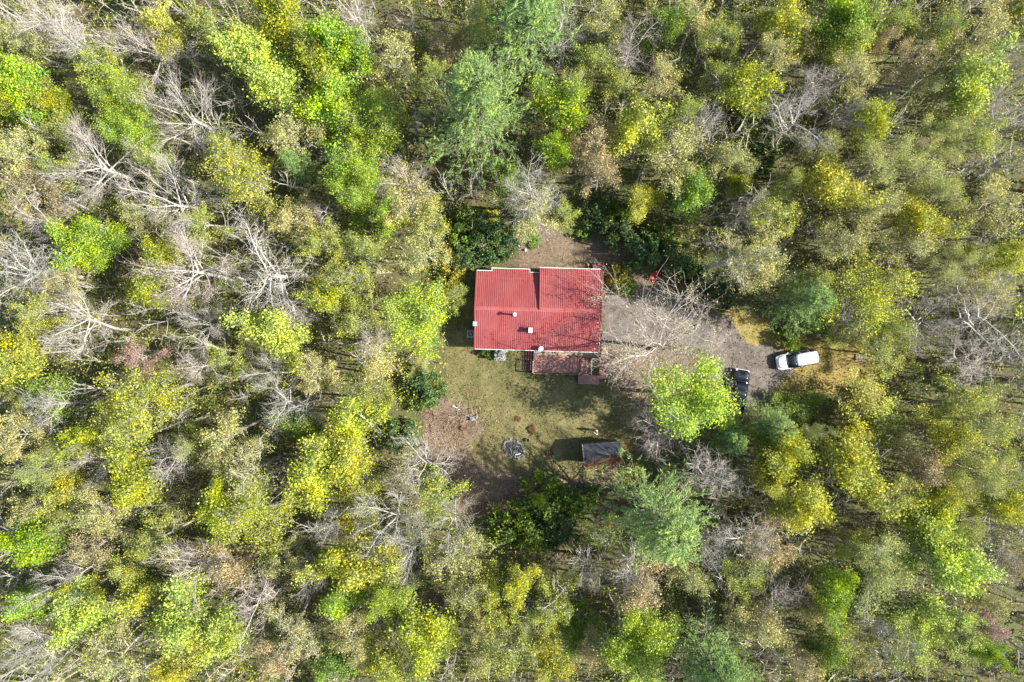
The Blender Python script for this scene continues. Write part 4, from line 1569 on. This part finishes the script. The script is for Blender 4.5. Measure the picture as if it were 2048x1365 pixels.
# kind, crown centre in the photograph, crown radius in pixels, optional height in metres
TREES = """
bare 70 30 70;tan 18 75 45;fan 270 72 72;yellow 318 30 44;olive 395 25 58;ylime 550 28 58;lime 50 148 64;ylime 76 204 36;vlime 226 180 52;vlime 246 256 48
fan 345 205 86;plime 482 88 64;plime 505 158 62;lime 664 52 58;ylime 640 112 52;olive 600 72 44;yellow 478 338 74;tan 548 258 64;lime 667 238 62;lime 672 362 58
pine 606 340 42 13;bare 625 420 34;fan 170 322 90;rust 36 384 58;bare 60 425 50;fan 318 384 82;olive 110 242 46;tan 18 292 46;lime 150 470 48;olive 392 428 42
tan 585 432 46;olive 300 320 40;bare 140 90 56;olive 190 110 44;olive 110 330 40;ylime 20 210 30;olive 430 290 36;tan 250 420 42
bare 722 18 56;lime 694 74 42;tan 782 102 54;olive 778 182 50;pine 1056 64 112 20;pine 954 225 124 23;vlime 735 238 70;vlime 708 372 56;lime 1134 212 54;lime 1122 280 34
yellow 1267 230 56;rust 1188 268 48;rust 1215 342 48;fan 806 356 54;tan 812 395 58;bare 1064 380 74;tan 1080 405 52 13;yellow 1288 396 34 9;bush 1250 426 32 3.4;tan 1350 300 60
bare 1140 42 42;olive 1182 100 46;bare 1278 80 60;green 1336 58 40;tan 1330 150 42;olive 954 44 48;olive 852 428 46 12;lime 758 428 36;olive 1235 150 44;rust 890 90 40 11
olive 870 130 38;tan 1215 30 42;olive 1390 210 44;bare 1420 240 36;olive 1160 160 34;green 1010 355 34 10
yellow 1552 28 46;lime 1722 22 58;plime 1700 72 50;ylime 1512 138 58;tan 1402 36 50;tan 1616 62 48;rust 1772 78 34;tan 1978 42 60;olive 1900 62 46;plime 1942 148 66
pale 1908 262 52;rust 1838 106 40;tan 1856 168 40;tan 1726 130 48;bare 1595 250 72;bare 1638 160 48;fan 1712 222 36;laurel 1512 222 40 4.5;laurel 1520 312 40 4.5;tan 1456 302 46
pale 1790 316 66;pale 1892 376 50;yellow 1676 362 56;green 1412 398 44 12;ylime 1490 358 26 10;olive 1560 420 54;tan 1760 416 52;yellow 1852 432 44;tan 2000 402 56;fan 2030 122 46
ylime 1776 232 44;olive 1985 270 50;bare 2010 210 60;olive 1450 60 42;olive 1440 130 40;tan 1560 100 40;olive 1820 30 46;olive 1660 290 40;olive 1600 350 36;bare 1510 420 44
bare 44 542 92;lime 166 480 44;ylime 286 566 50;ylime 302 516 34;fan 360 536 92;bare 540 528 92;olive 640 480 42;fan 147 658 62;ylime 38 700 56;pink 254 704 44
fan 402 642 50;plime 547 668 56;fan 582 634 40;bare 380 732 46;yellow 262 784 92;ylime 148 860 42;tan 622 752 40;fan 524 752 38;ylime 678 844 58;tan 446 862 60
bare 560 828 60;green 600 856 42 10;bare 78 824 52;green 128 786 52 11;ylime 650 612 40;olive 682 560 50;olive 230 884 46;tan 18 884 46;olive 428 710 40;vlime 830 640 76 13
olive 720 640 46;tan 740 730 54;olive 745 780 44;bare 735 690 48;laurel 850 770 42 4;laurel 800 870 36 4;olive 60 610 44;tan 120 560 40;olive 740 500 44;tan 850 500 50
tan 1472 512 80;tan 1540 536 56;pine 1594 602 64 15;ylime 1757 562 82;tan 1702 476 52;tan 1862 490 60;pale 1910 526 50;fan 1860 642 66 12;yellow 2018 516 42;bare 1980 654 92
bare 1944 726 62 11;green 1622 644 32 4;olive 1775 708 46 7;yellow 1735 814 78 7.5;yellow 1742 868 74 9;olive 1912 816 58 9;yellow 1936 868 46;green 1600 816 36 3.5;pine 1528 848 58 14;ylime 1560 905 44
olive 2002 850 52;vlime 1374 802 90 14.5;pine 1454 872 52 11;oak 1348 702 166 14;bare 1335 884 62 8;olive 1660 560 40;olive 1690 668 34 6;bare 1700 630 48 7;olive 1800 640 44;tan 1990 580 52
fan 192 932 46;pale 62 948 50;yellow 130 984 40;tan 190 1052 54;rust 160 1104 40;ylime 248 976 58;bare 330 935 50;tan 478 954 76;ylime 500 1066 84;ylime 410 1010 52
ylime 600 950 70;yellow 682 930 58;lime 36 1118 58;lime 28 1204 46;fan 98 1172 50;yellow 140 1188 30;plime 171 1256 60;fan 376 1136 68;rust 455 1158 54;yellow 262 1220 46
plime 346 1252 68;plime 455 1302 54;bare 484 1236 54;tan 556 1276 70;lime 655 1212 46;yellow 672 1134 46;fan 622 1158 40;bare 652 1058 44;yellow 331 1328 42;fan 60 1300 60
tan 206 1326 60;green 640 1330 42;rust 548 1348 42;olive 300 1090 50;olive 350 900 46;tan 560 1130 40;olive 250 1150 40;olive 720 1010 44;tan 30 1020 46;olive 110 1050 42
bare 820 932 72;olive 870 974 56;fan 765 1052 70;fan 892 1050 52;yellow 714 1124 60;fan 810 1116 50;tan 902 1126 64;vlime 772 1202 48;bush 1016 1050 46 4;bush 1064 1070 40 4.5
bush 1088 994 50 4.5;lime 1078 1012 15 6;laurel 1112 1056 42 4;bush 1152 1000 44 3.5;pine 1308 1024 118 22;olive 1194 1070 40 9;yellow 988 1192 36;yellow 1036 1182 36;tan 930 1202 46;ylime 882 1284 64
yellow 760 1324 44;bare 1278 1140 70;rust 1276 1200 64;fan 1194 1152 40 11;vlime 1278 1306 74;pine 1402 1300 92 20;olive 1010 1310 58;pale 1050 1290 32;tan 950 1342 46;yellow 1100 1326 44
olive 1120 1180 44 9;green 1150 1250 46 9;olive 1080 1240 44;tan 690 1280 46;olive 830 1350 50;rust 1190 1310 40;tan 960 1260 40
bare 1430 962 66;ylime 1568 948 54;yellow 1724 938 64;yellow 1638 1042 56;yellow 1554 984 32;bare 1498 1068 66;rust 1554 1096 54;rust 1880 938 50;yellow 1886 988 36;pale 1980 966 60
yellow 2022 1042 42;ylime 1880 1070 60;pale 1776 1130 72;lime 1686 1190 46;plime 1902 1166 66;plime 1856 1222 52;bare 2002 1130 60;rust 2034 1144 36;bare 1580 1190 56;tan 1553 1280 56
rust 1622 1332 46;olive 1697 1274 54;olive 1844 1298 60;pink 2008 1272 36;lime 1984 1316 26;pine 1455 1345 60 17;green 1672 1325 32;bare 1772 1282 50;olive 1800 1010 50;olive 1700 1110 44
green 1860 1000 36 10;olive 1940 1060 44;tan 1640 1240 44;olive 1500 1160 46;bare 1420 1110 44;tan 1370 1150 46;olive 1940 1290 50;tan 1740 1340 44;olive 2030 940 40;tan 1980 1210 46
laurel 965 462 44 4;bush 925 470 34 4;laurel 930 512 36 3.4;ybush 900 500 26 3;laurel 985 500 34 3.2;bush 940 440 34 4;ybush 905 550 28 2.6;laurel 1010 490 30 3;ybush 985 445 24 2.5;laurel 1240 470 36 4;laurel 1290 500 46 4.5;laurel 1350 520 44 4.5
laurel 1390 560 40 4;laurel 1440 590 36 3.6;laurel 1210 450 26 3.4;bush 1165 468 16 1.4;bush 1066 480 16 0.6;ybush 1238 552 27 2.4;bush 1250 572 24 1.8;bush 972 706 12 1.3;white 1003 708 15 1.5;laurel 1190 425 34 4
pale 846 738 30 4;bush 850 772 28 3;bush 842 798 26 3;bush 1190 738 9 0.6;bush 1580 680 26 2.6;bush 900 990 18 1.2;olive 905 592 26 6;bush 1330 470 34 4;dry 1063 860 9 0.35;dry 1098 906 8 0.4;dry 1035 838 6 0.2;olive 1130 412 34 9
"""

Hn = {'dry': 0.3, 'laurel': 4, 'bush': 3, 'ybush': 2.4, 'white': 1.2}
rng = np.random.default_rng(2024)
SPEC = []
for tok in TREES.replace('\n', ';').split(';'):
    q_ = tok.split()
    if not q_:
        continue
    kd, x, y, r = q_[0], float(q_[1]), float(q_[2]), float(q_[3])
    if len(q_) > 4:
        H = float(q_[4])
    elif kd in Hn:
        H = Hn[kd]
    else:
        H = 12.6 + 0.062 * r + rng.uniform(-1.3, 1.3)
    SPEC.append((kd, x, y, r, H))

# smaller trees between the crowns above, where the photograph shows more of the same wood
CLEAR = [OUT['lawn'], OUT['drive'], OUT['dry'], OUT['bed'], OUT['leafbed'], OUT['path'],
         np.array([px(x, y)[:2] for x, y in ((890, 525), (1225, 525), (1225, 800), (890, 800))])]
near = {'w': ['olive', 'fan', 'ylime', 'olive', 'fan', 'ylime', 'bare', 'tan'], 'e': ['olive', 'tan', 'olive', 'tan', 'rust', 'olive', 'pale', 'bare']}
LIMIT = 298
tries = 0
nt_ = sum(1 for s_ in SPEC if s_[0] not in Hn)
taken = [(s_[1], s_[2], s_[3]) for s_ in SPEC]
while nt_ < LIMIT and tries < 60000:
    tries += 1
    x, y = rng.uniform(-5, 2053), rng.uniform(-5, 1370)
    r = rng.uniform(28, 42)
    k_ = 1.0 if tries < 20000 else 0.8
    if any((x - a_) ** 2 + (y - b_) ** 2 < (k_ * 0.78 * (c_ + r)) ** 2 for a_, b_, c_ in taken):
        continue
    H = rng.uniform(8.5, 12.5)
    base = np.array(px(x, y, H * 0.72)[:2])
    if any(inside(base[None], c_)[0] for c_ in CLEAR) or any(inside(np.array(px(x, y)[:2])[None], c_)[0] for c_ in CLEAR):
        continue
    kd = random.choice(near['w' if x < 1000 else 'e'])
    SPEC.append((kd, x, y, r, H))
    taken.append((x, y, r))
    nt_ += 1


# labels: what each tree looks like, then whatever sets it apart from all others of that look
SHORT = {'lime': 'lime tree', 'plime': 'pale lime tree', 'vlime': 'vivid maple', 'green': 'green tree', 'ylime': 'yellow-green tree', 'yellow': 'golden tree', 'olive': 'olive tree crown', 'tan': 'tan tree',
         'rust': 'rusty tree', 'pink': 'pinkish tree', 'pale': 'pale feathery tree', 'bare': 'crooked tree', 'fan': 'silvery bare tree', 'oak': 'wide oak', 'pine': 'pine', 'laurel': 'dark evergreen shrub',
         'bush': 'green bush', 'ybush': 'yellow bush', 'white': 'white bush', 'dry': 'brown clump'}
SHORT['olive'] = 'olive budding tree'
MARK = [('the red-roofed house', 1076, 620, 175), ('the white SUV', 1592, 718, 110), ('the dark shed', 1197, 908, 110), ('the fire ring', 1028, 898, 150), ('the wooden pallet', 1722, 716, 95),
        ('the black pickup', 1478, 775, 90)]


def size_of(r, kd):
    if kd in Hn:
        return 'large ' if r > 40 else 'small ' if r < 25 else ''
    return 'large ' if r > 66 else 'small ' if r < 41 else ''


def region(x, y):
    cx_ = ('far left', 'left', 'centre left', 'centre right', 'right', 'far right')[min(5, max(0, int(x / 2048 * 6)))]
    cy_ = ('top', 'upper', 'middle', 'lower', 'bottom')[min(4, max(0, int(y / 1365 * 5)))]
    return f'{cy_} {cx_} of the photo'


def side(dx, dy):
    if abs(dx) > 1.6 * abs(dy):
        return 'right of' if dx > 0 else 'left of'
    if abs(dy) > 1.6 * abs(dx):
        return 'below' if dy > 0 else 'above'
    return ('lower ' if dy > 0 else 'upper ') + ('right of' if dx > 0 else 'left of')


def features(i):
    kd, x, y, r, H = SPEC[i]
    look = size_of(r, kd) + LOOK[kd][2]
    others = sorted(((s_[1] - x) ** 2 + (s_[2] - y) ** 2, j) for j, s_ in enumerate(SPEC) if j != i)
    nb, seen_ = [], {kd}
    for _, j in others[:14]:
        if SPEC[j][0] not in seen_:
            nb.append(j)
            seen_.add(SPEC[j][0])
    c = []
    for nm_, mx_, my_, rad in MARK:
        if math.hypot(x - mx_, y - my_) < rad:
            c.append(f'{look} {side(x - mx_, y - my_)} {nm_}')
    reg = region(x, y)
    c.append(f'{look}, {reg}')
    base_look = look
    for j in nb[:4]:
        c.append(f'{base_look} {side(x - SPEC[j][1], y - SPEC[j][2])} {"an" if SHORT[SPEC[j][0]][0] in "aeiou" else "a"} {SHORT[SPEC[j][0]]}, {reg.replace(" of the photo", "")}')
    return c


FEAT = [features(i) for i in range(len(SPEC))]
cnt_ = {}
for f in FEAT:
    for t in set(f):
        cnt_[t] = cnt_.get(t, 0) + 1
LABEL = []
left_over = {}
for i, f in enumerate(FEAT):
    u = next((t for t in f if cnt_[t] == 1), None)
    LABEL.append(u)
    if u is None:
        left_over.setdefault(next(t for t in f if t.endswith('of the photo')), []).append(i)
ORD = ['first', 'second', 'third', 'fourth', 'fifth', 'sixth', 'seventh', 'eighth', 'ninth']
for t, idx in left_over.items():
    # all trees of that look and region, counted from the left
    same = sorted([i for i, f in enumerate(FEAT) if t in f], key=lambda i: SPEC[i][1])
    for i in idx:
        k = same.index(i)
        LABEL[i] = f"{t.replace(' of the photo', '')}, {ORD[min(k, 8)]} such from the left"

used = {}
for i, (kd, x, y, r, H) in enumerate(SPEC):
    nm_, cat, look, shape, lc, bc = LOOK[kd]
    zc = H * (0.74 if kd not in Hn and kd != 'pine' else 0.5)
    R = r * GP * (1 - zc / HC)
    lib = LIB[shape]
    if shape in ('sparse', 'dense', 'shrub'):  # the size class that fits
        small = R < (3.5 if shape != 'shrub' else 1.3)
        mid = sorted({v_[0] for v_ in lib})
        lib = [v_ for v_ in lib if v_[0] == (mid[0] if small else mid[-1])]
    k = used.get((shape, len(lib), lib[0][0]), random.randrange(9))
    used[(shape, len(lib), lib[0][0])] = k + 1
    R0, H0, tm, cm = lib[k % len(lib)]
    wx, wy, _ = px(x, y, zc)
    t_ = thing(nm_, LABEL[i], cat, (wx, wy, 0.0), rng.random() * 6.283, GROUP[kd])
    sx = R / R0 * (1.12 if kd not in Hn else 1.0)
    t_.scale = (sx * rng.uniform(0.94, 1.06), sx * rng.uniform(0.94, 1.06), H / H0)
    jl = rng.uniform(0.86, 1.14)
    jh = rng.uniform(-0.05, 0.05)
    trk = link('trunk', tm, t_)
    jb = rng.uniform(0.8, 1.1)
    trk.color = (bc[0] * jb, bc[1] * jb, bc[2] * jb, 1)
    crn = link('crown', cm, t_)
    crn.color = (min(1, lc[0] * jl * (1 + jh)), min(1, lc[1] * jl * (1 - jh * .3)), lc[2] * jl, 1)

# the wood that goes on beyond the frame: one mass
far = MB()
farw = MB()
rng = np.random.default_rng(99)
spots = []
while len(spots) < 230:
    a_ = rng.uniform(-6, 6, 2) * 13
    if (abs(a_[0]) > 54 or abs(a_[1]) > 38) and abs(a_[0]) < 80 and abs(a_[1]) < 66 and all((a_[0] - b_[0]) ** 2 + (a_[1] - b_[1]) ** 2 > 14 for b_ in spots):
        spots.append(a_)
for k, a_ in enumerate(spots):
    R0, H0, tm, cm = LIB['dense'][3 + k % 3]
    n = len(cm.vertices)
    if k < 3:
        pass
    V = np.empty(n * 3, np.float32)
    cm.vertices.foreach_get('co', V)
    nf = len(cm.polygons)
    F = np.empty(nf * 4, np.int32)
    cm.loops.foreach_get('vertex_index', F)
    V = V.reshape(-1, 4, 3)[::20].reshape(-1, 3).copy()
    c_ = V.reshape(-1, 4, 3).mean(1, keepdims=True)
    V = (c_ + (V.reshape(-1, 4, 3) - c_) * 2.9).reshape(-1, 3)
    an = rng.random() * 6.28
    rot = np.array([[math.cos(an), -math.sin(an), 0], [math.sin(an), math.cos(an), 0], [0, 0, 1]])
    s_ = rng.uniform(0.8, 1.1)
    V = V @ rot.T * s_ + (a_[0], a_[1], 0)
    far.add(V, np.arange(len(V)).reshape(-1, 4))
    far.tube([(a_[0], a_[1], 0), (a_[0], a_[1], 5 * s_), (a_[0], a_[1], 10 * s_)], [.22, .18, .08], 5, cap=False)
o_ = far.build('woodland', M['under'])
o_['kind'] = 'stuff'
o_['label'] = 'the rest of the wood beyond the clearing'

# ------------------------------------------------------------------ undergrowth, grass and litter: what nobody could count
rng = np.random.default_rng(5)
P = np.stack([rng.uniform(-74, 74, 30000), rng.uniform(-56, 56, 30000)], -1)
ok = np.ones(len(P), bool)
for c_ in CLEAR:
    ok &= ~inside(warp(P, 1.0), c_)
dens = vnoise(P, 0.16, 21) * 0.6 + vnoise(P, 0.5, 22) * 0.4
ok &= rng.random(len(P)) < np.clip((dens - 0.25) * 3.0, 0.12, 1)
P, dens = P[ok], dens[ok]
h = np.clip((dens - 0.22) * 9.0, 0.4, 4.6) * rng.uniform(0.35, 1.25, len(P))
n = 13
d = nrm(rng.normal(size=(len(P), n, 3)) + np.array([0, 0, 0.4]))
rad = (0.34 + 0.17 * h)[:, None, None] * rng.uniform(0.4, 1.0, (len(P), n, 1))
C = np.concatenate([np.repeat(P[:, None], n, 1), np.repeat((h * 0.7)[:, None, None], n, 1)], -1) + d * rad
C[..., 2] = np.maximum(C[..., 2], 0.05)
C = C.reshape(-1, 3)
est = (C[:, 0] + 14 * (vnoise(C[:, :2], 0.06, 71) - 0.5) + rng.normal(size=len(C)) * 3) > 4
for sel, mt_ in ((est, M['under_e']), (~est, M['under'])):
    V, F = leaves(C[sel], (0.12, 0.27), rng, 0.7, 0.7)
    m = MB()
    m.add(V, F)
    o_ = m.build('undergrowth', mt_)
    o_['kind'] = 'stuff'

# saplings too many to count: the middle storey of the wood
rng = np.random.default_rng(61)
P = np.stack([rng.uniform(-60, 60, 4200), rng.uniform(-43, 43, 4200)], -1)
ok = np.ones(len(P), bool)
for c_ in CLEAR:
    for dx_, dy_ in ((0, 0), (1.3, 0), (-1.3, 0), (0, 1.3), (0, -1.3)):
        ok &= ~inside(P + (dx_, dy_), c_)
P = P[ok]
keep = []
for q_ in P:
    if all((q_[0] - k_[0]) ** 2 + (q_[1] - k_[1]) ** 2 > (1.7 if q_[0] > 16 else 3.0) for k_ in keep):
        keep.append(q_)
P = np.array(keep)
H_ = rng.uniform(4.0, 9.5, len(P)) + np.where(P[:, 0] > 16, 2.0, 0)
# lower beside the clearing, so that its ground stays lit
edge = np.array([min(np.min(np.hypot(*(c_ - q_).T)) for c_ in CLEAR) for q_ in P])
H_ = np.minimum(H_, 1.2 + 0.75 * edge)
R_ = 0.55 + 0.16 * H_ * rng.uniform(0.7, 1.2, len(P))
st_ = grow(np.c_[P, np.zeros(len(P))], np.stack([rng.normal(size=len(P)) * .08, rng.normal(size=len(P)) * .08, np.ones(len(P))], -1), H_ * 0.9, 5, 0.06, 0.05, rng)
V, F = tubes(st_, taper(len(P), 5, 0.012 * H_, 0.004 * H_), 4)
tw_ = MB()
tw_.add(V, F)
bp_, bd_, bt_ = sprout(st_, 7, 0.40, 0.98, 0.9, rng)
br_ = grow(bp_, bd_, np.repeat(R_, 7) * rng.uniform(0.6, 1.2, len(bp_)), 4, 0.16, 0.06, rng)
V, F = tubes(br_, taper(len(bp_), 4, np.repeat(0.006 * H_, 7), np.repeat(0.002 * H_, 7)), 3)
tw_.add(V, F)
o_ = tw_.build('sapling_stems', M['greywood'])
o_['kind'] = 'stuff'
# leafless saplings among them: a web of thin grey twigs
rngb = np.random.default_rng(87)
Q = P[(edge > 3.5)]
Q = Q[rngb.permutation(len(Q))[:420]] + rngb.normal(size=(min(420, len(Q)), 2)) * 0.8
Hb = np.minimum(rngb.uniform(7.5, 13.5, len(Q)), 30)
sb_ = grow(np.c_[Q, np.zeros(len(Q))], np.stack([rngb.normal(size=len(Q)) * .07, rngb.normal(size=len(Q)) * .07, np.ones(len(Q))], -1), Hb * 0.72, 6, 0.05, 0.06, rngb)
bw_ = MB()
V, F = tubes(sb_, taper(len(Q), 6, 0.011 * Hb, 0.005 * Hb), 4)
bw_.add(V, F)
lp_, ld_, lt_ = sprout(sb_, 8, 0.55, 1.0, 0.7, rngb)
lb_ = grow(lp_, ld_, np.repeat(Hb, 8) * rngb.uniform(0.14, 0.26, len(lp_)), 5, 0.16, 0.07, rngb)
l0 = np.repeat(Hb, 8) * 0.0034
V, F = tubes(lb_, taper(len(lp_), 5, l0, l0 * .4), 3)
bw_.add(V, F)
tp_, td_, tt_ = sprout(lb_, 5, 0.2, 1.0, 0.7, rngb)
tb_ = grow(tp_, td_, np.repeat(np.repeat(Hb, 8), 5) * rngb.uniform(0.05, 0.10, len(tp_)), 4, 0.16, 0.05, rngb)
t0_ = np.repeat(l0, 5) * 0.5
V, F = tubes(tb_, taper(len(tp_), 4, t0_, t0_ * .5), 3)
bw_.add(V, F)
o_ = bw_.build('bare_thicket', M['palewoodtwig'])
o_['kind'] = 'stuff'
n = 32
t = rng.random((len(br_), n)) * 2.2 + 0.79
i = t.astype(int)
r = np.arange(len(br_))[:, None]
C = br_[r, i] + (br_[r, i + 1] - br_[r, i]) * (t - i)[..., None] + rng.normal(size=(len(br_), n, 3)) * 0.22
full = np.repeat(np.clip(rng.normal(0.7, 0.35, len(P)), 0.08, 1), 7)
C = C[rng.random((len(br_), n)) < full[:, None]]
east = lambda C: (C[:, 0] + 14 * (vnoise(C[:, :2], 0.06, 71) - 0.5) + rng.normal(size=len(C)) * 3) > 4
for sel, mt_ in ((east(C), M['under_e']), (None, M['under'])):
    if sel is None:
        sel = ~prev_
    prev_ = sel
    V, F = leaves(C[sel], (0.09, 0.21), rng, 0.6, 0.75)
    m = MB()
    m.add(V, F)
    o_ = m.build('thicket', mt_)
    o_['kind'] = 'stuff'

# fallen branches and saplings' bare stems in the wood
nb_ = 1500
P = np.stack([rng.uniform(-62, 62, nb_), rng.uniform(-44, 44, nb_)], -1)
ok = np.ones(nb_, bool)
for c_ in CLEAR:
    ok &= ~inside(P, c_)
P = P[ok]
D = nrm(np.stack([rng.normal(size=len(P)), rng.normal(size=len(P)), rng.uniform(0.0, 1.6, len(P))], -1))
pts = grow(np.c_[P, np.full(len(P), 0.1)], D, rng.uniform(1.0, 4.5, len(P)), 5, 0.16, 0.05, rng)
pts[..., 2] = np.maximum(pts[..., 2], 0.06)
V, F = tubes(pts, taper(len(P), 5, rng.uniform(.02, .06, len(P)), np.full(len(P), .008)), 4)
m = MB()
m.add(V, F)
o_ = m.build('brushwood', M['greywood'])
o_['kind'] = 'stuff'


def scatter(name, keys, count, size, material, h, upw, asp, grow_out=0.0, seed=1):
    rng = np.random.default_rng(seed)
    pts = []
    for k_ in keys:
        lo, hi = OUT[k_].min(0) - 1, OUT[k_].max(0) + 1
        area = np.prod(hi - lo)
        Q = lo + rng.random((int(count * area), 2)) * (hi - lo)
        den = vnoise(Q, 0.35, seed + 3) * 0.5 + vnoise(Q, 1.4, seed + 5) * 0.5
        Q = Q[inside(warp(Q, 1.1) + rng.normal(size=Q.shape) * grow_out, OUT[k_]) & (rng.random(len(Q)) < np.clip(den * 1.9 - 0.35, 0.03, 1))]
        pts.append(Q)
    Q = np.concatenate(pts)
    C = np.c_[Q, 0.03 + h * rng.random(len(Q))]
    V, F = leaves(C, size, rng, upw, asp)
    V[:, 2] = np.maximum(V[:, 2], 0.026)
    m_ = MB()
    m_.add(V, F)
    o2 = m_.build(name, material)
    o2['kind'] = 'stuff'


scatter('grass', ['lawn'], 42, (0.10, 0.24), M['blade'], 0.06, 0.35, 0.4, 0.35, 3)
scatter('dry_grass', ['dry'], 45, (0.10, 0.26), M['goldblade'], 0.08, 0.35, 0.4, 0.5, 4)
scatter('fallen_leaves', ['bed', 'leafbed', 'path'], 40, (0.07, 0.17), M['litter'], 0.06, 1.2, 0.7, 0.6, 5)
scatter('leaf_litter', ['lawn', 'drive'], 2.2, (0.06, 0.13), M['litter'], 0.05, 1.5, 0.7, 0.3, 6)
scatter('dead_bracken', ['leafbed'], 30, (0.10, 0.26), M['litter'], 0.40, 0.3, 0.35, 0.7, 8)
scatter('weeds', ['leafbed', 'bed', 'path'], 7, (0.10, 0.24), M['blade'], 0.30, 0.3, 0.4, 0.7, 9)
scatter('gravel', ['drive'], 26, (0.04, 0.11), M['stone'], 0.03, 2.0, 0.8, 0.3, 10)
